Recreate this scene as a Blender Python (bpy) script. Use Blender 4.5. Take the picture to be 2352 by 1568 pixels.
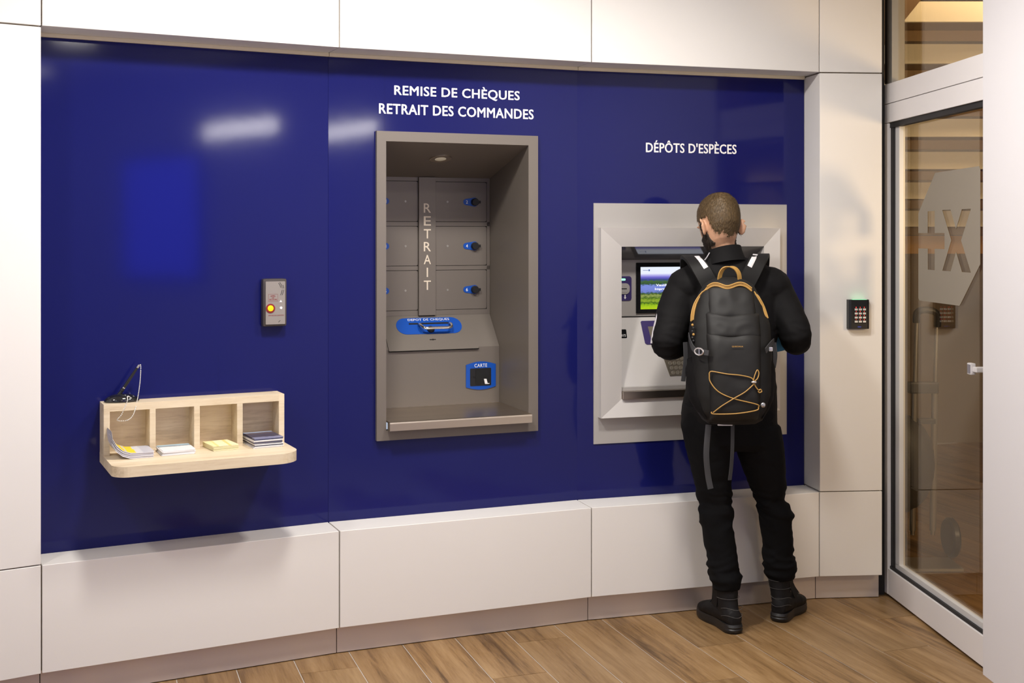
import bpy, bmesh, math, random
from mathutils import Vector, Matrix, noise
random.seed(7)
for o in list(bpy.data.objects): bpy.data.objects.remove(o, do_unlink=True)
SC = bpy.context.scene
COL = SC.collection
PI = math.pi

# ------------------------------------------------------------------ camera
cd = bpy.data.cameras.new('camera'); cam = bpy.data.objects.new('camera', cd); COL.objects.link(cam)
cam.location = (0, 0, 1.56); cam.rotation_euler = (PI/2, 0, 0)
cd.sensor_width = 36; cd.lens = 36*2748/2352; cd.shift_y = -(784-539.6)/2352
cd.clip_start = 0.05; SC.camera = cam
# ------------------------------------------------------------------ world, exposure
W = bpy.data.worlds.new('world'); SC.world = W; W.use_nodes = True
W.node_tree.nodes['Background'].inputs[0].default_value = (.72, .82, 1, 1)
W.node_tree.nodes['Background'].inputs[1].default_value = .6
SC.view_settings.view_transform = 'Standard'; SC.view_settings.look = 'None'
SC.view_settings.gamma = 1; SC.view_settings.use_curve_mapping = False
SC.view_settings.exposure = 0.05
# ------------------------------------------------------------------ lights
def area(name, loc, size, power, col, rot=(0, 0, 0), sy=None, shape='RECTANGLE', spread=PI):
    l = bpy.data.lights.new(name, 'AREA'); l.shape = shape; l.size = size; l.size_y = sy or size
    l.energy = power; l.color = col; l.spread = spread
    o = bpy.data.objects.new(name, l); COL.objects.link(o); o.location = loc; o.rotation_euler = rot
    return o
WARM = (1, .95, .895); COOL = (.80, .87, 1)
CEIL = 2.80
# recessed ceiling lamps: (x, y, watts)
DOWN = [(-1.80, 2.50, 19), (-.50, 3.42, 42), (.55, 3.72, 31), (.98, 2.9, 10),
        (-1.2, 1.2, 6), (.4, 1.2, 6), (1.1, -.4, 3), (-1.0, -1.4, 3)]
for x, y, p in DOWN:
    area('downlight_lamp', (x, y, CEIL-.012), .26, p, WARM, shape='DISK')
area('window_daylight', (-.6, -3.42, 1.45), 3.4, 27, COOL, (PI/2, 0, PI), 2.1)
area('stair_fill', (2.55, 4.75, 3.25), .5, 14, (1, .83, .60), (math.radians(58), 0, 0), spread=math.radians(110))  # unseen fill light, added and tilted to brighten the stairs
area('riser_fill', (3.0, 3.25, 1.75), .5, 46, (1, .84, .62), (math.radians(98), 0, 0))  # added low fill, out of frame, to light the risers from the front
area('hall_lamp', (3.6, 6.6, 3.4), .7, 16, (1, .80, .56))
area('wall_strip_lamp', (1.852, 1.05, 2.335), .10, 8, (1, .95, .90), (0, math.radians(90), math.radians(4.3)), .88)

# ------------------------------------------------------------------ materials
MATS = {}
def mat(name, col, rough=.5, metal=0., spec=.5, coat=0., var=None, bump=None, emit=None, estr=0., trans=0., sss=0., stretch=None):
    """principled material; var=(scale,amount[,detail]) colour mottling, bump=(scale,strength), stretch=xyz scale of the pattern"""
    if name in MATS: return MATS[name]
    m = bpy.data.materials.new(name); m.use_nodes = True; MATS[name] = m
    nt = m.node_tree; b = nt.nodes['Principled BSDF']
    c = (*col, 1)
    b.inputs['Base Color'].default_value = c; b.inputs['Roughness'].default_value = rough
    b.inputs['Metallic'].default_value = metal; b.inputs['Specular IOR Level'].default_value = spec
    b.inputs['Coat Weight'].default_value = coat; b.inputs['Coat Roughness'].default_value = .08
    if sss: b.inputs['Subsurface Weight'].default_value = sss; b.inputs['Subsurface Radius'].default_value = (.012, .005, .003)
    if emit: b.inputs['Emission Color'].default_value = (*emit, 1); b.inputs['Emission Strength'].default_value = estr
    vec = None
    if var or bump:
        tc = nt.nodes.new('ShaderNodeTexCoord'); mp = nt.nodes.new('ShaderNodeMapping')
        nt.links.new(tc.outputs['Object'], mp.inputs[0]); vec = mp.outputs[0]
        if stretch: mp.inputs['Scale'].default_value = stretch
    if var:
        n = nt.nodes.new('ShaderNodeTexNoise'); n.inputs['Scale'].default_value = var[0]; n.inputs['Detail'].default_value = var[2] if len(var) > 2 else 3
        nt.links.new(vec, n.inputs['Vector'])
        r = nt.nodes.new('ShaderNodeMapRange'); r.inputs['From Min'].default_value = .3; r.inputs['From Max'].default_value = .7
        r.inputs['To Min'].default_value = 1-var[1]; r.inputs['To Max'].default_value = 1+var[1]*.6
        nt.links.new(n.outputs[0], r.inputs['Value'])
        mx = nt.nodes.new('ShaderNodeVectorMath'); mx.operation = 'SCALE'; mx.inputs[0].default_value = col
        nt.links.new(r.outputs[0], mx.inputs['Scale']); nt.links.new(mx.outputs[0], b.inputs['Base Color'])
    if bump:
        n = nt.nodes.new('ShaderNodeTexNoise'); n.inputs['Scale'].default_value = bump[0]; n.inputs['Detail'].default_value = 4
        nt.links.new(vec, n.inputs['Vector'])
        bp = nt.nodes.new('ShaderNodeBump'); bp.inputs['Strength'].default_value = bump[1]; bp.inputs['Distance'].default_value = bump[2] if len(bump) > 2 else .002
        nt.links.new(n.outputs[0], bp.inputs['Height']); nt.links.new(bp.outputs[0], b.inputs['Normal'])
    return m

M_white = mat('white_laminate', (.80, .775, .735), .38, spec=.35, var=(1.3, .012), bump=(900, .03, .0005))
M_white2 = mat('painted_white', (.70, .685, .70), .5, spec=.3, bump=(700, .03, .0005))
M_sub = mat('joint_filler', (.20, .15, .10), .9)
M_blue = mat('blue_gloss_laminate', (.0085, .0105, .100), .085, spec=.27, coat=0, bump=(2.2, .05, .01))
M_steel = mat('brushed_kick_plate', (.66, .59, .54), .38, metal=.45, bump=(420, .08, .0006), stretch=(.05, .05, 1))
M_trim = mat('cream_trim', (.74, .64, .46), .5)
M_grout = mat('grout', (.50, .47, .44), .9)
M_ceil = mat('ceiling_paint', (.62, .60, .58), .8)
M_wallp = mat('plain_wall', (.30, .29, .29), .7)
M_alu = mat('white_aluminium', (.74, .71, .70), .42, spec=.4)
M_alug = mat('grey_aluminium', (.42, .40, .36), .4, metal=.4)
M_alul = mat('pale_aluminium', (.68, .68, .68), .4, metal=.2)
M_rub = mat('black_rubber', (.012, .011, .012), .6)
M_taupe = mat('taupe_metallic_paint', (.185, .160, .136), .45, metal=.25, bump=(1500, .10, .0005), var=(1600, .05))
M_brush = mat('brushed_steel', (.60, .52, .42), .30, metal=1, bump=(300, .10, .0006), stretch=(.06, 1, 1), var=(14, .08))
M_chrome = mat('chrome', (.8, .78, .75), .08, metal=1)
M_bluep = mat('bright_blue_plastic', (.004, .075, .42), .35)
M_black = mat('black_plastic', (.012, .012, .013), .38)
M_blackg = mat('black_gloss', (.010, .010, .011), .08, coat=.6)
M_dark = mat('dark_slot', (.004, .004, .004), .8)
M_letter = mat('white_vinyl_letter', (.86, .85, .84), .45)
M_cream = mat('cream_letter', (.80, .70, .56), .5)
M_gray = mat('atm_grey_plastic', (.40, .375, .35), .45, var=(1500, .04), bump=(1500, .06, .0004))
M_grayl = mat('atm_light_grey', (.58, .555, .53), .42, var=(1500, .03), bump=(1500, .06, .0004))
M_plate = mat('atm_plate_grey', (.43, .41, .385), .42, metal=.15, var=(1500, .05))
M_navy = mat('navy_violet_plastic', (.045, .030, .13), .4)
M_keym = mat('keypad_metal', (.26, .23, .18), .4, metal=.5)
M_key = mat('key_metal', (.42, .38, .31), .35, metal=.5)

def wood_mat(name, c1, c2, c3, scale, dirx=True):
    m = bpy.data.materials.new(name); m.use_nodes = True; nt = m.node_tree; b = nt.nodes['Principled BSDF']
    tc = nt.nodes.new('ShaderNodeTexCoord'); oi = nt.nodes.new('ShaderNodeObjectInfo')
    add = nt.nodes.new('ShaderNodeVectorMath'); add.operation = 'MULTIPLY_ADD'
    cx = nt.nodes.new('ShaderNodeCombineXYZ')
    for i in range(3): nt.links.new(oi.outputs['Random'], cx.inputs[i])
    add.inputs[1].default_value = (37, 53, 29)
    nt.links.new(cx.outputs[0], add.inputs[0]); nt.links.new(tc.outputs['Object'], add.inputs[2])
    mp = nt.nodes.new('ShaderNodeMapping'); mp.inputs['Scale'].default_value = (scale*.075, scale, scale) if dirx else (scale, scale, scale*.1)
    nt.links.new(add.outputs[0], mp.inputs[0])
    n0 = nt.nodes.new('ShaderNodeTexNoise'); n0.inputs['Scale'].default_value = .35; n0.inputs['Detail'].default_value = 2
    nt.links.new(mp.outputs[0], n0.inputs['Vector'])
    ds = nt.nodes.new('ShaderNodeVectorMath'); ds.operation = 'MULTIPLY_ADD'; ds.inputs[1].default_value = (1.6, 1.6, 1.6)
    nt.links.new(n0.outputs['Color'], ds.inputs[0]); nt.links.new(mp.outputs[0], ds.inputs[2])
    n1 = nt.nodes.new('ShaderNodeTexNoise'); n1.inputs['Scale'].default_value = 1.; n1.inputs['Detail'].default_value = 7; n1.inputs['Roughness'].default_value = .74
    nt.links.new(ds.outputs[0], n1.inputs['Vector'])
    n2 = nt.nodes.new('ShaderNodeTexNoise'); n2.inputs['Scale'].default_value = .16; n2.inputs['Detail'].default_value = 3
    nt.links.new(mp.outputs[0], n2.inputs['Vector'])
    ramp = nt.nodes.new('ShaderNodeValToRGB'); e = ramp.color_ramp.elements
    e[0].position = .36; e[0].color = (*c1, 1); e[1].position = .64; e[1].color = (*c3, 1)
    k = ramp.color_ramp.elements.new(.48); k.color = (*c2, 1)
    mixv = nt.nodes.new('ShaderNodeMath'); mixv.operation = 'MULTIPLY_ADD'; mixv.inputs[1].default_value = .55
    nt.links.new(n1.outputs[0], mixv.inputs[0])
    m2 = nt.nodes.new('ShaderNodeMath'); m2.operation = 'MULTIPLY'; m2.inputs[1].default_value = .45
    nt.links.new(n2.outputs[0], m2.inputs[0]); nt.links.new(m2.outputs[0], mixv.inputs[2])
    nt.links.new(mixv.outputs[0], ramp.inputs[0])
    # plank to plank tone
    tr = nt.nodes.new('ShaderNodeMapRange'); tr.inputs['To Min'].default_value = .86; tr.inputs['To Max'].default_value = 1.1
    nt.links.new(oi.outputs['Random'], tr.inputs[0])
    sc = nt.nodes.new('ShaderNodeVectorMath'); sc.operation = 'SCALE'
    nt.links.new(ramp.outputs[0], sc.inputs[0]); nt.links.new(tr.outputs[0], sc.inputs['Scale'])
    nt.links.new(sc.outputs[0], b.inputs['Base Color'])
    bp = nt.nodes.new('ShaderNodeBump'); bp.inputs['Strength'].default_value = .12; bp.inputs['Distance'].default_value = .001
    nt.links.new(n1.outputs[0], bp.inputs['Height']); nt.links.new(bp.outputs[0], b.inputs['Normal'])
    b.inputs['Roughness'].default_value = .42; b.inputs['Specular IOR Level'].default_value = .4
    return m
M_oak = wood_mat('oak_floor_tile', (.080, .040, .013), (.245, .142, .058), (.375, .240, .115), 34)
M_pale = wood_mat('pale_ash_veneer', (.54, .42, .27), (.72, .59, .41), (.80, .69, .51), 90)

def glass_mat(name, tint, boost=1.0):
    m = bpy.data.materials.new(name); m.use_nodes = True; nt = m.node_tree
    out = nt.nodes['Material Output']; nt.nodes.remove(nt.nodes['Principled BSDF'])
    t = nt.nodes.new('ShaderNodeBsdfTransparent'); t.inputs[0].default_value = (*tint, 1)
    g = nt.nodes.new('ShaderNodeBsdfGlossy'); g.inputs['Roughness'].default_value = .01
    f = nt.nodes.new('ShaderNodeFresnel'); ge = nt.nodes.new('ShaderNodeNewGeometry'); mr = nt.nodes.new('ShaderNodeMapRange')
    mr.inputs['To Min'].default_value = 1.52; mr.inputs['To Max'].default_value = 1/1.52     # thin pane: same reflectance on both faces
    nt.links.new(ge.outputs['Backfacing'], mr.inputs[0]); nt.links.new(mr.outputs[0], f.inputs['IOR'])
    mx = nt.nodes.new('ShaderNodeMixShader')
    nt.links.new(f.outputs[0], mx.inputs[0]); nt.links.new(t.outputs[0], mx.inputs[1]); nt.links.new(g.outputs[0], mx.inputs[2])
    nt.links.new(mx.outputs[0], out.inputs[0]); return m
M_glass = glass_mat('bronze_glass', (.93, .85, .72))
M_clear = glass_mat('clear_glass', (.9, .93, .93))
def frost_mat():
    m = bpy.data.materials.new('frosted_film'); m.use_nodes = True; nt = m.node_tree
    out = nt.nodes['Material Output']; nt.nodes.remove(nt.nodes['Principled BSDF'])
    t = nt.nodes.new('ShaderNodeBsdfTransparent'); t.inputs[0].default_value = (.55, .52, .47, 1)
    d = nt.nodes.new('ShaderNodeBsdfDiffuse'); d.inputs[0].default_value = (.33, .29, .235, 1)
    mx = nt.nodes.new('ShaderNodeMixShader'); mx.inputs[0].default_value = .82
    nt.links.new(t.outputs[0], mx.inputs[1]); nt.links.new(d.outputs[0], mx.inputs[2]); nt.links.new(mx.outputs[0], out.inputs[0]); return m
M_frost = frost_mat()

# ------------------------------------------------------------------ mesh helpers
def tag(o, label=None, cat=None, group=None, kind=None):
    if label: o['label'] = label
    if cat: o['category'] = cat
    if group: o['group'] = group
    if kind: o['kind'] = kind
    return o
def link_mesh(name, verts, faces, m=None, parent=None, smooth=False):
    me = bpy.data.meshes.new(name); me.from_pydata([tuple(v) for v in verts], [], faces); me.update()
    o = bpy.data.objects.new(name, me); COL.objects.link(o)
    if m: me.materials.append(m)
    if smooth:
        for p in me.polygons: p.use_smooth = True
    if parent: o.parent = parent
    return o
class MB:
    def __init__(s): s.v = []; s.f = []
    def add(s, v, f):
        k = len(s.v); s.v += [Vector(p) for p in v]; s.f += [tuple(i+k for i in q) for q in f]; return s
    def box(s, x0, x1, y0, y1, z0, z1, b=0.):
        if b <= 0:
            v = [(x0,y0,z0),(x1,y0,z0),(x1,y1,z0),(x0,y1,z0),(x0,y0,z1),(x1,y0,z1),(x1,y1,z1),(x0,y1,z1)]
            return s.add(v, [(0,3,2,1),(4,5,6,7),(0,1,5,4),(1,2,6,5),(2,3,7,6),(3,0,4,7)])
        bm = bmesh.new(); bmesh.ops.create_cube(bm, size=1)
        for q in bm.verts: q.co = Vector((x0 if q.co.x < 0 else x1, y0 if q.co.y < 0 else y1, z0 if q.co.z < 0 else z1))
        bmesh.ops.bevel(bm, geom=bm.edges[:], offset=b, segments=2, affect='EDGES', profile=.7)
        return s.bm(bm)
    def bm(s, bm):
        bm.verts.index_update(); s.add([q.co.copy() for q in bm.verts], [tuple(w.index for w in f.verts) for f in bm.faces]); bm.free(); return s
    def prism(s, poly, z0, z1, fn=None):
        """poly: ccw (a,b) outline extruded along the third axis; fn maps (a,b,c) to xyz"""
        fn = fn or (lambda a, b, c: (a, b, c)); n = len(poly)
        v = [fn(a, b, z0) for a, b in poly]+[fn(a, b, z1) for a, b in poly]
        f = [tuple(range(n-1, -1, -1)), tuple(range(n, 2*n))]+[(i, (i+1) % n, n+(i+1) % n, n+i) for i in range(n)]
        return s.add(v, f)
    def loft(s, rings, cap=True, closed=True):
        n = len(rings[0]); v = [p for r in rings for p in r]; f = []
        for i in range(len(rings)-1):
            for j in range(n if closed else n-1):
                f.append((i*n+j, i*n+(j+1) % n, (i+1)*n+(j+1) % n, (i+1)*n+j))
        if cap and closed: f += [tuple(range(n-1, -1, -1)), tuple((len(rings)-1)*n+j for j in range(n))]
        return s.add(v, f)
    def tube(s, pts, r, n=8, cap=True, closed=False):
        pts = [Vector(p) for p in pts]; m = len(pts); rr = r if isinstance(r, (list, tuple)) else [r]*m
        rings = []; t0 = None; nrm = None
        for i, p in enumerate(pts):
            if closed: t = pts[(i+1) % m]-pts[i-1]
            else: t = pts[min(i+1, m-1)]-pts[max(i-1, 0)]
            t.normalize()
            if nrm is None:
                a = Vector((0, 0, 1)) if abs(t.z) < .9 else Vector((1, 0, 0)); nrm = t.cross(a).normalized()
            else:
                nrm = (nrm-t*nrm.dot(t)).normalized()
            bn = t.cross(nrm)
            rx, ry = rr[i] if isinstance(rr[i], (list, tuple)) else (rr[i], rr[i])
            rings.append([p+nrm*(rx*math.cos(2*PI*k/n))+bn*(ry*math.sin(2*PI*k/n)) for k in range(n)])
        if closed: rings.append(rings[0]); cap = False
        return s.loft(rings, cap)
    def ribbon(s, pts, w, th, side):
        """flat strap along pts; side(i) unit vector across the width"""
        pts = [Vector(p) for p in pts]; rings = []; m = len(pts)
        for i, p in enumerate(pts):
            t = (pts[min(i+1, m-1)]-pts[max(i-1, 0)]).normalized(); sd = Vector(side(i) if callable(side) else side)
            sd = (sd-t*sd.dot(t)).normalized(); nn = t.cross(sd)
            ww = w[i] if isinstance(w, (list, tuple)) else w
            q = []
            for a, b in ((-1, -.6), (-.94, -1), (.94, -1), (1, -.6), (1, .6), (.94, 1), (-.94, 1), (-1, .6)):
                q.append(p+sd*(ww/2*a)+nn*(th/2*b))
            rings.append(q)
        return s.loft(rings)
    def lathe(s, prof, c, axis='z', n=20):
        rings = []
        for r, h in prof:
            q = []
            for k in range(n):
                a = 2*PI*k/n; x, y = r*math.cos(a), r*math.sin(a)
                q.append(Vector(c)+Vector((x, y, h) if axis == 'z' else ((x, h, y) if axis == 'y' else (h, x, y))))
            rings.append(q)
        return s.loft(rings)
    def ell(s, c, r, rot=None, nu=16, nv=10):
        rings = []; c = Vector(c)
        for i in range(nv+1):
            th = PI*(i+.0001)/(nv+.0002); q = []
            for k in range(nu):
                a = 2*PI*k/nu; p = Vector((r[0]*math.sin(th)*math.cos(a), r[1]*math.sin(th)*math.sin(a), -r[2]*math.cos(th)))
                q.append(c+(rot @ p if rot else p))
            rings.append(q)
        return s.loft(rings)
    def xf(s, M):
        s.v = [M @ p for p in s.v]; return s
    def build(s, name, m, parent=None, smooth=False, off=None, angle=None):
        if off: s.v = [p-Vector(off) for p in s.v]
        me = bpy.data.meshes.new(name); me.from_pydata([tuple(p) for p in s.v], [], s.f); me.update()
        bm = bmesh.new(); bm.from_mesh(me); bmesh.ops.recalc_face_normals(bm, faces=bm.faces)
        if smooth:
            for f in bm.faces: f.smooth = True
            lim = math.radians(angle or 38)
            for e in bm.edges:
                if len(e.link_faces) == 2 and e.calc_face_angle(0) > lim: e.smooth = False
        bm.to_mesh(me); bm.free(); me.materials.append(m)
        o = bpy.data.objects.new(name, me); COL.objects.link(o)
        if parent: o.parent = parent
        return o
def empty(name, loc, rz=0):
    o = bpy.data.objects.new(name, None); o.empty_display_size = .05; COL.objects.link(o); o.location = loc; o.rotation_euler = (0, 0, rz); return o
def rrect(x0, x1, y0, y1, r, n=5):
    p = []
    for cx, cy, a0 in ((x1-r, y0+r, -PI/2), (x1-r, y1-r, 0), (x0+r, y1-r, PI/2), (x0+r, y0+r, PI)):
        for k in range(n+1):
            a = a0+PI/2*k/n; p.append((cx+r*math.cos(a), cy+r*math.sin(a)))
    return p
def spline(pts, n=6, closed=False):
    P = [Vector(p) for p in pts]; out = []; m = len(P)
    for i in range(m if closed else m-1):
        if closed: a, b, c, d = P[i-1], P[i], P[(i+1) % m], P[(i+2) % m]
        else: a, b, c, d = P[max(i-1, 0)], P[i], P[i+1], P[min(i+2, m-1)]
        for k in range(n):
            t = k/n; out.append(.5*((2*b)+(c-a)*t+(2*a-5*b+4*c-d)*t*t+(3*b-a-3*c+d)*t**3))
    if not closed: out.append(P[-1])
    return out
XZ = lambda y0: (lambda a, b, c: (a, c, b))      # outlines drawn in the wall plane: (s, z) extruded along depth
def text_mesh(name, body, width, height, m, parent, org, bold=0., th=.0008, xf=None, align='c', heavy=0.):
    cu = bpy.data.curves.new(name, 'FONT'); cu.body = body; cu.size = 1; cu.offset = bold; cu.resolution_u = 3; cu.space_character = 1.06; cu.fill_mode = 'BOTH'; cu.extrude = .01
    t = bpy.data.objects.new(name+'_t', cu); COL.objects.link(t); bpy.context.view_layer.update()
    me = bpy.data.meshes.new_from_object(t.evaluated_get(bpy.context.evaluated_depsgraph_get()))
    bpy.data.objects.remove(t, do_unlink=True); bpy.data.curves.remove(cu)
    xs = [v.co.x for v in me.vertices]; ys = [v.co.y for v in me.vertices]; x0, x1, y0, y1 = min(xs), max(xs), min(ys), max(ys)
    sx = width/(x1-x0); sy = height/(y1-y0) if height else sx
    for v in me.vertices:
        x = (v.co.x-(x0+x1)/2)*sx if align == 'c' else (v.co.x-x0)*sx
        p = Vector((x, -th if v.co.z > 0 else 0, (v.co.y-(y0+y1)/2)*sy))
        if xf: p = xf @ p
        v.co = p+Vector(org)
    if heavy:                                        # heavier weight: the strokes thickened all round
        vs = [v.co.copy() for v in me.vertices]; fs = [tuple(p.vertices) for p in me.polygons]; V = []; F = []
        for k in range(8):
            a = 2*PI*k/8; n0 = len(V); V += [p+Vector((heavy*math.cos(a), -.00001*k, heavy*math.sin(a)*.7)) for p in vs]; F += [tuple(i+n0 for i in f) for f in fs]
        me = bpy.data.meshes.new(name); me.from_pydata([tuple(p) for p in V], [], F); me.update()
    me.name = name; me.materials.clear(); me.materials.append(m)
    o = bpy.data.objects.new(name, me); COL.objects.link(o); o.parent = parent; return o

# ------------------------------------------------------------------ plan of the faceted wall
PT = {'A': (-1.5594, 3.9659), 'B': (-.6379, 4.4265), 'C': (.3199, 4.8044), 'D': (1.3087, 5.0937), 'E': (1.5840, 5.1147)}
za = math.radians(31.6); PT['Z'] = (PT['A'][0]-1.03*math.cos(za), PT['A'][1]-1.03*math.sin(za))
class Facet:
    def __init__(s, a, b):
        s.o = Vector(PT[a]); d = Vector(PT[b])-s.o; s.L = d.length; s.u = d/s.L; s.n = Vector((s.u.y, -s.u.x)); s.ang = math.atan2(s.u.y, s.u.x)
    def w(s, a, y, z): q = s.o+s.u*a-s.n*y; return Vector((q.x, q.y, z))
    def thing(s, name, label, cat, a, y, z, group=None):
        o = empty(name, s.w(a, y, z), s.ang); tag(o, label, cat, group); return o
ZA, AB, BC, CD, DE = Facet('Z', 'A'), Facet('A', 'B'), Facet('B', 'C'), Facet('C', 'D'), Facet('D', 'E')
FC = [ZA, AB, BC, CD, DE]; NAMES = 'ZABCDE'
def joint(i, y):
    """plan point of joint i (index in NAMES) pushed y into the wall, mitred"""
    if i == 0: return ZA.o-ZA.n*y
    if i == 5: return Vector(PT['E'])-DE.n*y
    n1, n2 = FC[i-1].n, FC[i].n; b = (n1+n2).normalized(); return Vector(PT[NAMES[i]])-b*(y/b.dot(n1))
def strip(i, y0, y1, g=.0022):
    """plan quad of facet i between depths y0 (front) and y1 (back), shortened by the joint gap g"""
    u = FC[i].u; a0, a1 = joint(i, y0)+u*g, joint(i+1, y0)-u*g; b0, b1 = joint(i, y1)+u*g, joint(i+1, y1)-u*g
    return [tuple(a0), tuple(a1), tuple(b1), tuple(b0)]
def panel(name, i, y0, y1, z0, z1, m, parent, g=.0022, bev=.0012):
    bm = bmesh.new(); q = strip(i, y0, y1, g)
    vs = [bm.verts.new((x, y, z)) for z in (z0, z1) for x, y in q]
    for f in ((3, 2, 1, 0), (4, 5, 6, 7), (0, 1, 5, 4), (1, 2, 6, 5), (2, 3, 7, 6), (3, 0, 4, 7)): bm.faces.new([vs[k] for k in f])
    bmesh.ops.recalc_face_normals(bm, faces=bm.faces)
    if bev: bmesh.ops.bevel(bm, geom=bm.edges[:], offset=bev, segments=1, affect='EDGES')
    return MB().bm(bm).build(name, m, parent)
RB = .155          # depth of the blue recess
ZT, ZL, ZP = 2.254, .465, .107
# backing wall with the two machine openings left free (behind every joint)
wb = MB()
for i in range(5):
    wb.prism(strip(i, .012 if i in (0, 4) else .172, .20, .010 if i in (0, 4) else 0), ZP+.006, CEIL) if i in (0, 1, 4) else None
    wb.prism(strip(i, .012, .20, 0), ZT+.006, CEIL); wb.prism(strip(i, .012, .15, 0), ZP+.006, ZL-.006)
HOLE = {2: (.178, .852, .766, 1.96), 3: (.10, .92, .72, 1.66)}
def holed(mb, i, y0, y1):
    f = FC[i]; s0, s1, z0, z1 = HOLE[i]; L0 = (joint(i, y0)-f.o).dot(f.u); L1 = (joint(i+1, y0)-f.o).dot(f.u)
    for a, b, c, d in ((L0, s0, ZL-.02, ZT+.02), (s1, L1, ZL-.02, ZT+.02), (s0, s1, ZL-.02, z0), (s0, s1, z1, ZT+.02)):
        mb.prism([tuple(f.w(a, y0, 0).xy), tuple(f.w(b, y0, 0).xy), tuple(f.w(b, y1, 0).xy), tuple(f.w(a, y1, 0).xy)], c, d)
holed(wb, 2, .172, .20); holed(wb, 3, .172, .20)
wall = tag(wb.build('wall_back', M_sub), kind='structure')
# white cladding, one object per panel
for i in range(5): panel('upper_panel', i, 0, RB+.02, ZT, CEIL, M_white, wall)
for i in (0, 4): panel('column_panel', i, 0, RB+.02, ZL+.004, ZT-.005, M_white, wall)
for i in range(5): panel('lower_panel', i, 0, RB-.001, ZP, ZL, M_white, wall)
for i in (1, 2, 3): panel('soffit_trim', i, RB-.012, RB-.0005, ZT-.014, ZT-.0005, M_trim, wall, .001, 0)
# blue gloss panels
b1 = panel('blue_panel', 1, RB, RB+.012, ZL-.005, ZT+.01, M_blue, wall, .0006, .0004)
blues = [b1]
for i in (2, 3):
    mb = MB(); holed(mb, i, RB, RB+.012); blues.append(mb.build('blue_panel', M_blue, wall))
for (f, s, z0, z1) in ((BC, .2158, 1.963, 2.25), (AB, .62, .98, 1.12)):   # raised edges of the film covering
    MB().prism([(s-.0007, z0), (s+.0007, z0), (s+.0007, z1), (s-.0007, z1)], RB-.0008, RB+.001, lambda a, b, c: f.w(a, c, b)).build('film_edge', M_blue, wall)
# brushed kick plates
bb = MB()
for i in range(5): bb.prism(strip(i, .05, .12, 0), 0, ZP+.01)
base = tag(bb.build('baseboard_back', M_sub), kind='structure')
for i in range(5):
    panel('kick_plate', i, .040, .049, .003, ZP+.004, M_steel, base, .0015 if i < 4 else .0015, .0004)

# ------------------------------------------------------------------ floor of wood-look planks
fl = MB().box(-2.7, 6.2, -3.6, 9.2, -.06, -.0015).build('floor', M_grout); tag(fl, kind='structure')
ang = math.radians(-70.6); dv = Vector((math.cos(ang), math.sin(ang))); dw = Vector((-dv.y, dv.x))
PW, PL = .2093, 1.24
pk = MB().box(-PL/2+.0016, PL/2-.0016, -PW/2+.0016, PW/2-.0016, -.012, 0, .0009)
pme = None; cnt = 0
for k in range(-14, 36):
    w0 = .912+PW*(k-1)
    v0 = (-4.312+.322*(4-k)) % PL
    for j in range(-11, 4):
        vc = v0+j*PL+PL/2; c = dv*vc+dw*(w0+PW/2)
        if not (-2.3 < c.x < 4.6 and 2.55 < c.y < 9.3): continue
        if c.x < -1.4+(c.y-3.2)*-.0 and c.y > 4.9: continue
        if c.y > 5.55+.28*c.x and c.x < 1.2: continue
        if pme is None:
            o = pk.build('plank', M_oak, fl); pme = o.data
        else:
            o = bpy.data.objects.new('plank', pme); COL.objects.link(o); o.parent = fl
        o.location = (c.x, c.y, 0); o.rotation_euler = (0, 0, ang); cnt += 1

# ------------------------------------------------------------------ rest of the room (behind and beside the camera)
tag(MB().box(-2.8, 2.5, -3.7, 5.3, CEIL, CEIL+.1).build('ceiling', M_ceil), kind='structure')
zx, zy = PT['Z']
tag(MB().prism([(zx, zy), (zx-.15, zy+.05), (-2.75, -3.6), (-2.6, -3.6)], 0, CEIL).build('wall_left', M_white2), kind='structure')
wr = MB()
for x0, x1, z0, z1 in ((-2.6, -2.3, 0, CEIL), (1.1, 2.4, 0, CEIL), (-2.3, 1.1, 0, .4), (-2.3, 1.1, 2.5, CEIL)): wr.box(x0, x1, -3.6, -3.48, z0, z1)
tag(wr.build('wall_rear', M_wallp), kind='structure')
win = tag(MB().box(-2.3, -2.24, -3.56, -3.5, .4, 2.5).box(1.04, 1.1, -3.56, -3.5, .4, 2.5).box(-.63, -.57, -3.56, -3.5, .4, 2.5).box(-2.3, 1.1, -3.56, -3.5, .4, .46).box(-2.3, 1.1, -3.56, -3.5, 2.44, 2.5).build('window_1', M_alu), kind='structure')
MB().box(-2.24, -.63, -3.535, -3.529, .46, 2.44).build('pane', M_clear, win); MB().box(-.57, 1.04, -3.535, -3.529, .46, 2.44).build('pane', M_clear, win)
KX = .0753
wrx = lambda y: 1.673+KX*(4.25-y)
tag(MB().prism([(wrx(4.25), 4.25), (wrx(4.25)+.22, 4.26), (wrx(-3.6)+.22, -3.6), (wrx(-3.6), -3.6)], 0, CEIL).build('wall_right', M_white2), kind='structure')
# lamps in the ceiling
for x, y, p in DOWN:
    r = empty('recessed_downlight', (x, y, CEIL))
    MB().lathe([(.135, -.001), (.155, -.001), (.155, -.006), (.135, -.009)], (0, 0, 0), n=24).build('ring', M_alu, r, True)
    tag(r, 'round recessed downlight set in the white ceiling above the lobby', 'ceiling light', 'recessed ceiling downlights')
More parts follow.
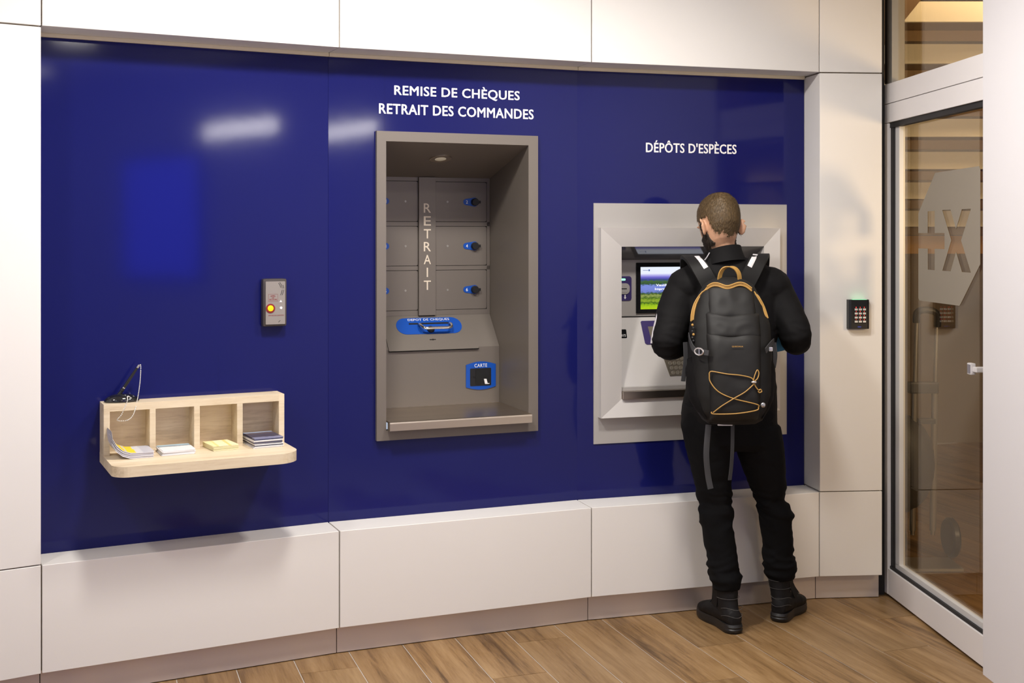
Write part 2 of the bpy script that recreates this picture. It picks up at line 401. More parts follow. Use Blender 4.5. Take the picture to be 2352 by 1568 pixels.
# wall strip lamp and backlit blue display on the right-hand wall (seen mirrored in the blue panels)
r = empty('wall_strip_light', (wrx(1.05)-.0, 1.05, 2.335), math.radians(4.3))
MB().box(-.055, -.001, -.47, .47, -.07, .07, .006).build('housing', M_alu, r)
tag(r, 'slim white strip light on the right wall facing the blue panels', 'wall lamp')
r = empty('backlit_display', (wrx(-.01), -.01, 1.70), math.radians(4.3))
MB().box(-.05, -.001, -.56, .56, -.50, .50, .008).build('frame', M_black, r)
M_disp = mat('display_blue', (.01, .01, .05), .3, emit=(.03, .04, .95), estr=5.5)
MB().box(-.053, -.0495, -.52, .52, -.46, .46).build('screen', M_disp, r)
tag(r, 'large blue backlit display mirrored in the blue wall panels', 'display')

# ------------------------------------------------------------------ glazed door wall
DV = Vector((KX, -1)).normalized(); DANG = math.atan2(DV.y, DV.x); DO = (1.6197, 5.25)
door = empty('door_1', (DO[0], DO[1], 0), DANG); tag(door, kind='structure')
dbox = lambda name, m, *a, b=.0015: MB().box(*a, b).build(name, m, door)
TE = 1.04
dbox('jamb', M_alu, .026, .088, -.006, .07, .012, 2.042)
dbox('jamb', M_alug, .040, .090, .012, .07, 2.214, CEIL)
dbox('bottom_rail', M_alu, .088, TE, -.004, .06, .012, .122)
dbox('top_rail', M_alu, .027, TE, -.004, .06, 2.045, 2.1245)
dbox('header_beam', M_alu, .027, TE, -.004, .07, 2.1275, 2.212)
dbox('gasket', M_rub, .0885, .124, .008, .03, .13, 2.04, b=0)
dbox('gasket', M_rub, .0885, TE, .004, .03, .1225, .134, b=0)
dbox('gasket', M_rub, .0885, TE, .004, .03, 2.022, 2.0448, b=0)
dbox('gasket', M_rub, .005, .040, .014, .06, 2.22, CEIL, b=0)
dbox('glazing_bead', M_alul, .124, .166, .014, .04, .150, 2.022)
dbox('glazing_bead', M_alul, .124, TE, .014, .04, .134, .157)
pane = dbox('pane', M_glass, .14, TE, .032, .038, .14, 2.03, b=0)
dbox('pane', M_glass, .06, TE, .040, .046, 2.21, CEIL, b=0)
h = dbox('handle', mat('pearl_plastic', (.62, .60, .60), .35), .876, .908, -.022, -.004, 1.052, 1.094, b=.004); MB().box(.881, .904, -.0235, -.0215, 1.057, 1.089, .001).build('latch_face', mat('grey_lens', (.20, .19, .22), .25), h)
dbox('handle_stem', MATS['pearl_plastic'], .905, .94, -.016, .03, 1.064, 1.082, b=.003)
# gap between the cladding and the door frame
tag(MB().box(1.55, 1.6155, 5.19, 5.25, 0, CEIL).build('trim_1', M_rub), kind='structure')
# frosted badge on the glass: outline with a cross notch and an X cut out
def curve_fill(name, polys, th, m, parent, y):
    cu = bpy.data.curves.new(name, 'CURVE'); cu.dimensions = '2D'; cu.fill_mode = 'BOTH'; cu.extrude = th/2
    for poly in polys:
        sp = cu.splines.new('POLY'); sp.points.add(len(poly)-1); sp.use_cyclic_u = True
        for p, (a, b) in zip(sp.points, poly): p.co = (a, b, 0, 1)
    t = bpy.data.objects.new('t', cu); COL.objects.link(t); bpy.context.view_layer.update()
    me = bpy.data.meshes.new_from_object(t.evaluated_get(bpy.context.evaluated_depsgraph_get())); bpy.data.objects.remove(t, do_unlink=True); bpy.data.curves.remove(cu)
    for v in me.vertices: a, b, c = v.co; v.co = (a, y+c, b)
    me.name = name; me.materials.clear(); me.materials.append(m); o = bpy.data.objects.new(name, me); COL.objects.link(o); o.parent = parent; return o
outer = [(.324, 1.65), (.324, 1.568), (.415, 1.568), (.415, 1.656), (.481, 1.656), (.481, 1.568), (.571, 1.568), (.571, 1.505), (.481, 1.505), (.481, 1.42), (.415, 1.42), (.415, 1.505), (.324, 1.505), (.324, 1.30), (.334, 1.291), (.700, 1.291), (.709, 1.297), (.871, 1.453), (.871, 1.803), (.861, 1.813), (.485, 1.808)]
xcut = [(.55, 1.658), (.625, 1.658), (.672, 1.583), (.722, 1.658), (.797, 1.658), (.715, 1.54), (.797, 1.42), (.722, 1.42), (.672, 1.495), (.625, 1.42), (.55, 1.42), (.63, 1.54)]
fb = curve_fill('frosted_badge', [outer, xcut], .0008, M_frost, door, .0308)
tag(fb, 'frosted film badge with cut-out cross and X')

# ------------------------------------------------------------------ stair and trolley behind the glass
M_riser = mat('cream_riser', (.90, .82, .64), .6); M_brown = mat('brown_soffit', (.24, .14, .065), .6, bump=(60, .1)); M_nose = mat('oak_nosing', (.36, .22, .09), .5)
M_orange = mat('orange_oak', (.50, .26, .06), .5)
st = empty('staircase', (1.72, 6.0, 1.6))
F_, YH_ = 2748., 539.6
steps = []
for i in range(7):
    Y = 5.85+.27*i; z = 2.602-.165*i; steps.append((Y, z))
for i, (Y, z) in enumerate(steps):
    x0, x1 = .06, 2.6
    yy = Y-6.0; zz = z-1.6
    MB().box(x0, x1, yy, yy+.03, zz, zz+.100, .002).build('riser', M_riser, st)
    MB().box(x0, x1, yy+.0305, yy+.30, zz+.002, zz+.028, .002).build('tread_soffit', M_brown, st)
    MB().box(x0, x1, yy+.255, yy+.2695, zz-.052, zz+.0015, .002).build('nosing', M_nose, st)
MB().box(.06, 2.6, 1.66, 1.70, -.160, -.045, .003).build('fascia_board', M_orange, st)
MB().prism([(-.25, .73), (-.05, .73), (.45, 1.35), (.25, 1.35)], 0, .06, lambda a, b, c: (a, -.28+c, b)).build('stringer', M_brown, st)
tag(st, 'open staircase with cream risers and brown wooden soffits behind the glass door', 'staircase')
for n, a in (('wall_hall_far', (1.3, 6.2, 9.0, 9.1, 0, 3.6)), ('wall_hall_side', (6.1, 6.2, 3.2, 9.0, 0, 3.6)), ('wall_hall_near', (2.2, 6.2, 3.1, 3.2, 0, 3.6)), ('wall_hall_left', (1.2, 1.3, 5.6, 9.1, 0, 3.6))):
    tag(MB().box(*a).build(n, mat('hall_wall', (.22, .17, .12), .8)), kind='structure')
tag(MB().box(1.66, 6.2, 3.1, 9.1, 3.6, 3.7).build('ceiling_hall', mat('hall_ceiling', (.40, .30, .18), .8)), kind='structure')
r = empty('riser_fill_housing', (3.0, 3.2, 1.75))  # invented fixture standing around the added riser fill light
MB().box(-.29, .29, 0, .035, -.29, .29, .01).build('housing', M_alu, r)
tag(r, 'square housing of the unseen fill light added to brighten the stair risers', 'wall lamp')
tr = empty('sack_trolley', (1.99, 5.75, 0), 0)
M_tube = mat('grey_tube', (.50, .48, .45), .3, metal=.8); M_dgrey = mat('dark_grey_plastic', (.045, .043, .042), .5)
MB().tube(spline([(-.047, 0, 1.14), (-.045, -.005, 1.185), (-.02, -.01, 1.20), (.03, -.01, 1.195), (.052, -.005, 1.175), (.054, 0, 1.12)], 5), .017, 10).build('handle_grip', M_black, tr, True)
for dx in (-.045, .052):
    MB().tube([(dx, 0, 1.15), (dx-.012, .0, .70), (dx-.02, 0, .12)], .010, 10).build('pole', M_tube, tr, True)
    MB().tube([(dx-.010, .0, .82), (dx-.02, 0, .14)], .015, 10).build('outer_pole', M_tube, tr, True)
MB().box(-.085, .055, -.022, .022, .80, .855, .008).build('clamp', M_dgrey, tr)
MB().box(-.04, .04, -.02, .02, .655, .68, .005).build('crossbar', M_dgrey, tr)
MB().ell((-.12, .02, .46), (.17, .10, .24), nu=20, nv=12).build('carry_bag', M_dgrey, tr, True)
for dx in (-.13, .13): MB().lathe([(.02, -.02), (.085, -.02), (.095, -.01), (.095, .01), (.085, .02), (.02, .02)], (dx, .03, .10), 'x', 20).build('wheel', M_black, tr, True)
MB().box(-.15, .10, -.22, -.02, .004, .018, .003).build('toe_plate', M_tube, tr)
tag(tr, 'grey sack trolley with twin metal poles and black grip behind the glass', 'trolley')
cn = empty('walking_stick', (2.30, 5.65, 0))
MB().tube(spline([(.06, 0, 1.12), (.03, 0, .95), (-.02, 0, .62), (-.02, 0, .5), (.0, 0, .46), (.05, 0, .45)], 6), .012, 8).build('shaft', M_black, cn, True)
MB().ell((.0, 0, .96), (.035, .02, .03)).build('grip', M_black, cn, True)
MB().tube([(.05, 0, .455), (.05, 0, .0)], .012, 8).build('foot', M_black, cn, True)
tag(cn, 'black bent metal stand seen at the edge of the glass door', 'stand')

# ------------------------------------------------------------------ lettering on the blue panels
def lettering(body, f, s0, s1, zc, h, label):
    root = f.thing('wall_lettering', label, 'lettering', (s0+s1)/2, RB, zc)
    # one mesh per word
    text_mesh('words', body, s1-s0, h, M_letter, root, (0, -.0003, 0), heavy=.0011, th=.0008)
    return root
lettering('REMISE DE CHÈQUES', BC, .2543, .7792, 2.1262, .052, 'white upper line reading REMISE DE CHÈQUES over the tall niche')
lettering('RETRAIT DES COMMANDES', BC, .1931, .8404, 2.0512, .039, 'white lower line reading RETRAIT DES COMMANDES over the tall niche')
lettering("DÉPÔTS D'ESPÈCES", CD, .3003, .7186, 1.9340, .050, "white line reading DÉPÔTS D'ESPÈCES over the cash machine")

# ------------------------------------------------------------------ tall cheque and order niche
O1 = (.513, .135, .766)
cm = BC.thing('cheque_machine', 'tall recessed grey cheque deposit machine with numbered lockers between blue panels', 'deposit machine', *O1)
def ringframe(mb, so, si, yf, yb, yi=None):
    """rectangular frame face between outer (s0,s1,z0,z1) and inner outlines, with outer and inner returns"""
    a0, a1, c0, c1 = so; b0, b1, d0, d1 = si; yi = yf if yi is None else yi
    o = [(a0, yf, c0), (a1, yf, c0), (a1, yf, c1), (a0, yf, c1)]; n = [(b0, yi, d0), (b1, yi, d0), (b1, yi, d1), (b0, yi, d1)]
    ob = [(x, yb, z) for x, y, z in o]; nb = [(x, yb+.02, z) for x, y, z in n]
    f = []
    for k in range(4):
        j = (k+1) % 4; f += [(k, j, 4+j, 4+k), (8+k, 8+j, j, k), (4+k, 4+j, 12+j, 12+k)]
    return mb.add(o+n+ob+nb, f)
ringframe(MB(), (.178, .853, .7645, 1.9625), (.2154, .8111, .802, 1.9235), .135, .1548).build('surround', M_taupe, cm, off=O1)
for a, b in ((.8112, .82), (.2064, .2153)): MB().box(a, b, .137, .60, .80, 1.94).build('side_wall', M_taupe, cm, off=O1)
MB().prism([(.137, 1.9234), (.60, 1.8040), (.60, 1.83), (.137, 1.95)], .2154, .8111, lambda a, b, c: (c, a, b)).build('niche_ceiling', M_taupe, cm, off=O1)
# locker wall
MB().box(.2154, .8111, .588, .60, 1.20, 1.815).build('locker_backing', M_dark, cm, off=O1)
lf = MB()
rows = [(1.619, 1.790), (1.4285, 1.597), (1.2375, 1.407)]
for z0, z1 in ((1.2142, 1.2355), (1.409, 1.4265), (1.599, 1.617), (1.792, 1.811)): lf.box(.2160, .8105, .583, .588, z0, z1)
for s0, s1 in ((.2160, .2425), (.7967, .8105)): lf.box(s0, s1, .583, .588, 1.2355, 1.792)
lf.build('locker_frame', M_taupe, cm, off=O1)
st_ = MB().box(.4813, .5579, .570, .588, 1.2147, 1.809, .0015).build('centre_strip', M_taupe, cm, off=O1)
for k, ch in enumerate('RETRAIT'):
    text_mesh('letter', ch, .006 if ch == 'I' else .032, .040, M_cream, st_, (.5190-O1[0], .5698-O1[1], 1.676-.0553*k-O1[2]), bold=.004, th=.0006)
num = 1
for (z0, z1) in rows:
    for side in (-1, 1):
        c = .5196; zc = (z0+z1)/2-.0003
        s0, s1 = (.5586, .7947) if side > 0 else (2*c-.7947, .4806)
        d = MB().prism(rrect(s0, s1, z0, z1, .008), .582, .588, XZ(0)).build('locker_door', M_taupe, cm, off=O1)
        X = lambda s: c+side*(s-c)
        tear = [(X(.7378)+.0195*math.cos(a), zc+.0195*math.sin(a)) for a in [(-110+k*220/14)*PI/180 if side > 0 else (70+k*220/14)*PI/180 for k in range(15)]]
        tip = [(X(.700)+.0135*math.cos(a), zc+.0135*math.sin(a)) for a in [(100+k*160/10)*PI/180 if side > 0 else (-80+k*160/10)*PI/180 for k in range(11)]]
        MB().prism(tear+tip, .5800, .582, XZ(0)).build('lock_plate', M_bluep, d, off=O1)
        MB().lathe([(.0165, .580), (.0165, .566), (.014, .562), (.0, .562)], (X(.7378), 0, zc), 'y', 20).box(min(X(.745), X(.7622)), max(X(.745), X(.7622)), .564, .574, zc-.006, zc+.006, .001).build('lock_knob', M_black, d, True, off=O1)
        text_mesh('number', str(num), .0085, .014, M_letter, d, (X(.7030)-O1[0], .5799-O1[1], zc-O1[2]), bold=.004, th=.0004)
        MB().lathe([(.0045, .582), (.0045, .5805), (.0018, .5805), (.0018, .582)], (X(.6144), 0, zc), 'y', 12).build('rivet', M_alug, d, True, off=O1)
        num += 1
# sloping cheque flap
MB().prism([(.466, .80), (.60, .80), (.60, 1.2142), (.584, 1.2142), (.466, 1.0825)], .2160, .8105, lambda a, b, c: (c, a, b)).build('deposit_housing', M_taupe, cm, off=O1)
SM = Matrix(((1, 0, 0), (0, .7448, .6673), (0, -.6673, .7448))).to_4x4(); SM.translation = Vector((0, .584, 1.2142))
flap = MB().prism(rrect(.317, .7135, -.188, -.0113, .006), -.004, 0, XZ(0)).xf(SM).build('deposit_flap', M_taupe, cm, off=O1)
MB().box(.3165, .714, -.0046, .001, -.1895, -.1880).xf(SM).build('flap_joint', M_dark, cm, off=O1)
MB().prism(rrect(.372, .664, -.1042, -.0177, .043, 10), -.0055, -.0038, XZ(0)).xf(SM).build('blue_plate', M_bluep, flap, off=O1)
text_mesh('lettering', 'DEPOT DE CHEQUES', .186, .0135, M_letter, flap, SM @ Vector((.5215, -.0056, -.029))-Vector(O1), bold=.004, th=.0004, xf=SM.to_3x3())
MB().prism(rrect(.429, .611, -.053, -.045, .003), -.0062, -.0050, XZ(0)).xf(SM).build('cheque_slot', M_dark, flap, off=O1)
MB().tube(spline([(.4735, -.004, -.050), (.4725, -.022, -.066), (.477, -.034, -.088), (.492, -.037, -.097), (.541, -.037, -.097), (.590, -.037, -.097), (.606, -.034, -.088), (.6105, -.022, -.066), (.6095, -.004, -.050)], 5), .0058, 12).xf(SM).build('handle', M_chrome, flap, True, off=O1)
MB().lathe([(.016, 0), (.016, -.012), (.011, -.017), (0, -.017)], (.5195, 0, -.083), 'y', 18).xf(SM).build('lock_knob', M_black, flap, True, off=O1)
MB().box(.505, .532, -.005, -.0035, -.1365, -.1325).lathe([(.004, -.005), (.004, -.0035)], (.5195, 0, -.1345), 'y', 10).xf(SM).build('keyhole', M_dark, flap, off=O1)
# card reader
arc = [(.658+.135*k/8, 1.006+.013*math.sin(PI*k/8)) for k in range(9)]; arb = [(.793-.135*k/8, .9105-.012*math.sin(PI*k/8)) for k in range(9)]
cr = MB().prism(arb[::-1]+arc[::-1] if False else [p for p in (arc[::-1]+arb[::-1])], .462, .466, XZ(0)).build('card_reader', M_bluep, cm, off=O1)
MB().prism(rrect(.6758, .771, .9154, .9905, .004), .4605, .4625, XZ(0)).build('reader_mouth', M_black, cr, off=O1)
MB().prism(rrect(.700, .7245, .920, .986, .006), .4585, .4610, XZ(0)).prism(rrect(.690, .760, .951, .957, .002), .4590, .4606, XZ(0)).build('reader_slot', M_dark, cr, off=O1)
text_mesh('lettering', 'CARTE', .0575, .0145, M_letter, cr, (.7245-O1[0], .4619-O1[1], 1.0022-O1[2]), bold=.004, th=.0004)
MB().prism([(.738, .944), (.750, .944), (.755, .925), (.763, .925), (.763, .922), (.743, .922)], .4600, .4606, XZ(0)).build('card_symbol', M_letter, cr, off=O1)
# steel tray
tray = [(.466, .8405), (.101, .8405), (.097, .8385), (.0955, .8335), (.0955, .806), (.099, .806), (.1005, .831), (.110, .834), (.466, .834)]
MB().prism(tray, .2195, .8110, lambda a, b, c: (c, a, b)).box(.2195, .2225, .0965, .128, .806, .838).box(.8080, .8110, .0965, .128, .806, .838).build('steel_tray', M_brush, cm, off=O1)
# niche spotlight
zc = 1.9234-(.33-.137)*.2579
RT = Matrix.Rotation(math.atan(.2579), 3, 'X').inverted()
sp = MB().lathe([(.026, -.002), (.034, -.0045), (.046, -.003), (.046, 0)], (0, 0, 0), n=28).xf(RT.to_4x4()).xf(Matrix.Translation((.50, .33, zc))).build('spotlight_ring', M_brush, cm, True, off=O1)
MB().lathe([(.0, -.004), (.020, -.0035), (.026, -.001)], (0, 0, 0), n=24).xf(RT.to_4x4()).xf(Matrix.Translation((.50, .33, zc))).build('spotlight_lens', mat('lamp_lens', (.6, .55, .45), .15, emit=(1, .85, .6), estr=.12), sp, True, off=O1)

# ------------------------------------------------------------------ cash deposit machine
O2 = (.51, .15, .692)
am = CD.thing('cash_machine', 'light grey recessed cash deposit machine with lit screen in front of the man', 'cash machine', *O2)
ringframe(MB(), (.064, .959, .692, 1.6925), (.10, .895, .82, 1.575), .150, .1548).build('mounting_plate', M_plate, am, off=O2)
ringframe(MB(), (.0825, .9065, .8035, 1.590), (.1825, .8420, .8765, 1.5115), .113, .1498, .136).build('bezel_frame', M_grayl, am, off=O2)
for a, b in ((.1725, .1824), (.8421, .852)): MB().box(a, b, .138, .32, .86, 1.53).build('side_wall', M_gray, am, off=O2)
MB().prism([(.137, 1.5114), (.137, 1.53), (.32, 1.53), (.32, 1.45), (.252, 1.4533)], .1825, .8420, lambda a, b, c: (c, a, b)).build('hood', mat('smoked_gloss', (.12, .12, .125), .10, coat=.4), am, off=O2)
fas = MB().box(.1826, .8419, .25, .32, 1.2125, 1.4535).build('upper_fascia', M_gray, am, off=O2)
sc = MB().prism(rrect(.2918, .640, 1.2253, 1.4417, .003), .243, .2498, XZ(0)).build('screen', M_blackg, am, off=O2)
def screen_mat():
    m = bpy.data.materials.new('screen_picture'); m.use_nodes = True; nt = m.node_tree; b = nt.nodes['Principled BSDF']
    b.inputs['Base Color'].default_value = (.01, .01, .01, 1); b.inputs['Roughness'].default_value = .2
    tc = nt.nodes.new('ShaderNodeTexCoord'); sx = nt.nodes.new('ShaderNodeSeparateXYZ'); nt.links.new(tc.outputs['Generated'], sx.inputs[0])
    n = nt.nodes.new('ShaderNodeTexNoise'); n.inputs['Scale'].default_value = 14; n.inputs['Detail'].default_value = 5
    mp = nt.nodes.new('ShaderNodeMapping'); mp.inputs['Scale'].default_value = (1.6, 1, 2.2); nt.links.new(tc.outputs['Generated'], mp.inputs[0]); nt.links.new(mp.outputs[0], n.inputs['Vector'])
    a = nt.nodes.new('ShaderNodeMath'); a.operation = 'MULTIPLY_ADD'; a.inputs[1].default_value = .16; nt.links.new(n.outputs[0], a.inputs[0])
    s = nt.nodes.new('ShaderNodeMath'); s.operation = 'SUBTRACT'; s.inputs[1].default_value = .08; nt.links.new(sx.outputs['Z'], s.inputs[0]); nt.links.new(s.outputs[0], a.inputs[2])
    r = nt.nodes.new('ShaderNodeValToRGB'); r.color_ramp.interpolation = 'LINEAR'; e = r.color_ramp.elements
    cols = [(0, (.45, .62, .01)), (.10, (.30, .50, .01)), (.15, (.03, .10, .01)), (.20, (.28, .40, .03)), (.27, (.05, .12, .01)), (.32, (.30, .36, .09)), (.37, (.02, .07, .01)), (.42, (.17, .22, .60)), (.55, (.20, .26, .70)), (.60, (.03, .08, .03)), (.66, (.06, .13, .04)), (.70, (.03, .05, .22)), (.76, (.17, .14, .62)), (.81, (.50, .48, .85)), (.845, (.82, .85, .95)), (1, (.80, .86, .98))]
    e[0].position = 0; e[0].color = (*cols[0][1], 1); e[1].position = 1; e[1].color = (*cols[-1][1], 1)
    for p, c in cols[1:-1]: k = e.new(p); k.color = (*c, 1)
    # the printed header band is clean, the landscape below it is broken up by the noise
    gt = nt.nodes.new('ShaderNodeMath'); gt.operation = 'GREATER_THAN'; gt.inputs[1].default_value = .70; nt.links.new(sx.outputs['Z'], gt.inputs[0])
    mix = nt.nodes.new('ShaderNodeMix'); nt.links.new(gt.outputs[0], mix.inputs[0]); nt.links.new(a.outputs[0], mix.inputs[2]); nt.links.new(sx.outputs['Z'], mix.inputs[3])
    nt.links.new(mix.outputs[0], r.inputs[0]); nt.links.new(r.outputs[0], b.inputs['Emission Color']); b.inputs['Emission Strength'].default_value = 1.0
    return m
ds = MB().box(.3119, .620, .2422, .2432, 1.2418, 1.4229).build('display', screen_mat(), sc, off=O2)
M_stext = mat('screen_text', (.8, .8, .8), .4, emit=(1, 1, 1), estr=.9); M_slogo = mat('screen_logo', (.02, .06, .2), .4, emit=(.02, .07, .30), estr=.8)
text_mesh('screen_line', 'Veuillez patienter', .155, .0125, M_stext, ds, (.4605-O2[0], .2421-O2[1], 1.3435-O2[2]), bold=.006, th=.0002)
text_mesh('screen_line', 'Impression en cours', .165, .0125, M_stext, ds, (.4605-O2[0], .2421-O2[1], 1.3270-O2[2]), bold=.006, th=.0002)
MB().box(.322, .346, .2418, .2422, 1.4078, 1.4094).prism(rrect(.348, .354, 1.405, 1.4125, .002), .2418, .2422, XZ(0)).build('screen_logo', M_slogo, ds, off=O2)
rm = MB().prism(rrect(.186, .2718, 1.2797, 1.3841, .012), .247, .2498, XZ(0)).build('receipt_slot', M_navy, am, off=O2)
MB().prism(rrect(.205, .262, 1.308, 1.354, .018, 8), .243, .2472, XZ(0)).build('slot_ring', M_gray, rm, off=O2)
MB().prism(rrect(.212, .255, 1.314, 1.348, .014, 8), .2415, .2432, XZ(0)).build('slot_face', M_plate, rm, off=O2)
MB().box(.218, .248, .2410, .2418, 1.329, 1.333).build('slot_mouth', M_dark, rm, off=O2)
MB().prism(rrect(.218, .244, 1.366, 1.374, .0035), .2462, .2472, XZ(0)).build('status_light', mat('green_led', (.1, .5, .2), .4, emit=(.25, 1, .45), estr=2.0), rm, off=O2)
MB().prism([(.2395, 1.305), (.2445, 1.305), (.2445, 1.294), (.248, 1.294), (.242, 1.286), (.236, 1.294), (.2395, 1.294)], .2464, .2472, XZ(0)).build('arrow', M_letter, rm, off=O2)
# sloping lower fascia
MB().prism([(.15, .926), (.25, 1.2105), (.32, 1.2105), (.32, .885), (.152, .885)], .1826, .8419, lambda a, b, c: (c, a, b)).build('lower_fascia', M_grayl, am, off=O2)
MB().box(.1826, .8419, .2465, .252, 1.2095, 1.2130).build('fascia_joint', M_dark, am, off=O2)
sl = math.hypot(.10, .2845); cz, cy = .2845/sl, .10/sl
SA = Matrix(((1, 0, 0), (0, cz, cy), (0, -cy, cz))).to_4x4(); SA.translation = Vector((0, .25, 1.2105))
cmod = MB().prism([(.311, -.024), (.316, -.0201), (.52, -.0201), (.52, -.1239), (.326, -.1239), (.3185, -.118)][::-1], -.003, .001, XZ(0)).xf(SA).build('card_module', M_navy, am, off=O2)
MB().prism([(.340, -.0458), (.50, -.0458), (.50, -.112), (.349, -.112)][::-1], -.0042, -.002, XZ(0)).xf(SA).build('card_mouth', M_keym, cmod, off=O2)
stk = MB().prism(rrect(.1826, .2400, -.0932, -.0551, .004), -.0012, .001, XZ(0)).xf(SA).build('sticker', M_blackg, am, off=O2)
text_mesh('lettering', 'IIS', .019, .010, M_letter, stk, SA @ Vector((.2265, -.0013, -.0815))-Vector(O2), bold=.002, th=.0003, xf=SA.to_3x3())
kp = MB().prism([(.392, -.1785), (.53, -.1785), (.53, -.2634), (.412, -.2634)][::-1], -.003, .001, XZ(0)).xf(SA).build('keypad', M_keym, am, off=O2)
for r_ in range(4):
    for c_ in range(5):
        MB().lathe([(.0088, -.002), (.0088, -.0045), (.0065, -.0052), (.0062, -.0042), (0, -.0042)], (.4155+.0045*r_+.0205*c_, 0, -.1885-.0205*r_), 'y', 14).xf(SA).build('key', M_key, kp, True, off=O2)
lip = [(.20, .9265), (.150, .9255), (.1455, .923), (.1455, .9085), (.20, .9085)]
MB().prism(lip, .1826, .8419, lambda a, b, c: (c, a, b)).build('ledge', M_gray, am, off=O2)
MB().box(.184, .8405, .120, .20, .8775, .9080, .0015).build('steel_lip', mat('dark_brushed_steel', (.48, .42, .36), .32, metal=1, bump=(300, .1, .0006), stretch=(.06, 1, 1)), am, off=O2)

# ------------------------------------------------------------------ alarm box
O3 = (.816, .155, 1.22)
al = AB.thing('alarm_call_box', 'small grey emergency call box with yellow button on the blue panel', 'call box', *O3)
M_alb = mat('bronze_grey_case', (.075, .064, .056), .33, metal=.4); M_alp = mat('grey_plate', (.29, .26, .235), .45, metal=.2, var=(1500, .05)); M_red = mat('dark_red', (.22, .012, .012), .4); M_yel = mat('yellow_button', (.90, .66, .0), .35)
MB().box(.7745, .8665, .121, .1545, 1.2205, 1.3985, .0125).build('case', M_alb, al, True, off=O3)
pl = MB().prism(rrect(.7850, .8585, 1.229, 1.3880, .0025), .1185, .122, XZ(0)).build('face_plate', M_alp, al, off=O3)
MB().lathe([(.0172, .119), (.0172, .1165), (.0115, .1160), (.0115, .119)], (.8025, 0, 1.2885), 'y', 28).build('button_ring', M_red, al, True, off=O3)
MB().lathe([(.0116, .1165), (.0105, .1145), (0, .1138)], (.8025, 0, 1.2885), 'y', 24).build('button', M_yel, al, True, off=O3)
for i, t in enumerate(('APPEL', 'DE', 'SECOURS')):
    text_mesh('lettering', t, (.020, .008, .029)[i], .0055, M_red, pl, (.8125-O3[0], .1184-O3[1], 1.3340-.0066*i-O3[2]), bold=.012, th=.0003)
MB().add([], []).box(.7950, .8300, .1181, .1186, 1.3405, 1.3411).box(.7950, .8300, .1181, .1186, 1.3135, 1.3141).box(.7944, .7950, .1181, .1186, 1.314, 1.3405).box(.8300, .8306, .1181, .1186, 1.314, 1.3405).build('label_border', M_red, pl, off=O3)
text_mesh('lettering', 'APPUYEZ SUR LE BOUTON', .058, .0042, M_red, pl, (.8235-O3[0], .1184-O3[1], 1.2620-O3[2]), bold=.008, th=.0003)
for cx_, r_, a0, a1 in ((.790, .0545, 8, 33), (.790, .0600, 3, 33), (.790, .0655, 3, 18), (.790, .0600, -28, -3), (.790, .0655, -26, -3)):
    MB().tube([(cx_-.003+r_*math.cos(math.radians(a0+(a1-a0)*k/8)), .1186, 1.3590+r_*.78*math.sin(math.radians(a0+(a1-a0)*k/8))) for k in range(9)], .0009, 6).build('speaker_slit', M_dark, pl, off=O3)
MB().tube([(.833, .1186, 1.236), (.8365, .1186, 1.2405), (.8395, .1186, 1.2425)], .0009, 6).build('microphone_slit', M_dark, pl, off=O3)
M_ind = mat('white_indicator', (.72, .72, .74), .4)
MB().lathe([(.005, .119), (.005, .1172), (0, .1170)], (.8425, 0, 1.2895), 'y', 18).build('indicator', M_ind, al, True, off=O3)
MB().prism([(.8365, 1.3105), (.8465, 1.3105), (.8440, 1.3150), (.8415, 1.3195), (.8390, 1.3150)], .1172, .119, XZ(0)).build('bell_symbol', M_ind, al, off=O3)

# ------------------------------------------------------------------ wooden writing shelf
O4 = (.52, .155, .765)
sh = AB.thing('writing_shelf', 'pale wooden writing shelf with four leaflet compartments on the blue wall', 'shelf', *O4)
ZC = .800          # counter top
def counter_outline():
    s0, s1, yf, yb, r = .204, .838, -.172, .1545, .085
    p = [(s0, yb), (s0, yf+.07)]
    for k in range(9): a = PI+PI/2*k/8; p.append((s0+.055+.055*math.cos(a), yf+.055+.055*math.sin(a)))
    for k in range(9): a = -PI/2+PI/2*k/8; p.append((s1-r+r*math.cos(a), yf+r+r*math.sin(a)))
    return p+[(s1, yb)]
MB().prism(counter_outline(), .765, ZC).build('counter', M_pale, sh, off=O4)
BF = .058          # front plane of the compartments
MB().box(.2245, .8185, BF, .1545, .952, .977, .0008).build('top_board', M_pale, sh, off=O4)
MB().box(.2045, .8380, .146, .1545, ZC, .952).build('back_board', M_pale, sh, off=O4)
for s in (.2045, .358, .511, .664, .8175):
    hi = .977 if s in (.2045, .8175) else .952
    MB().box(s, s+.0202, BF-.0005, .146 if hi < .96 else .1545, ZC, hi, .0006).build('divider', M_pale, sh, off=O4)

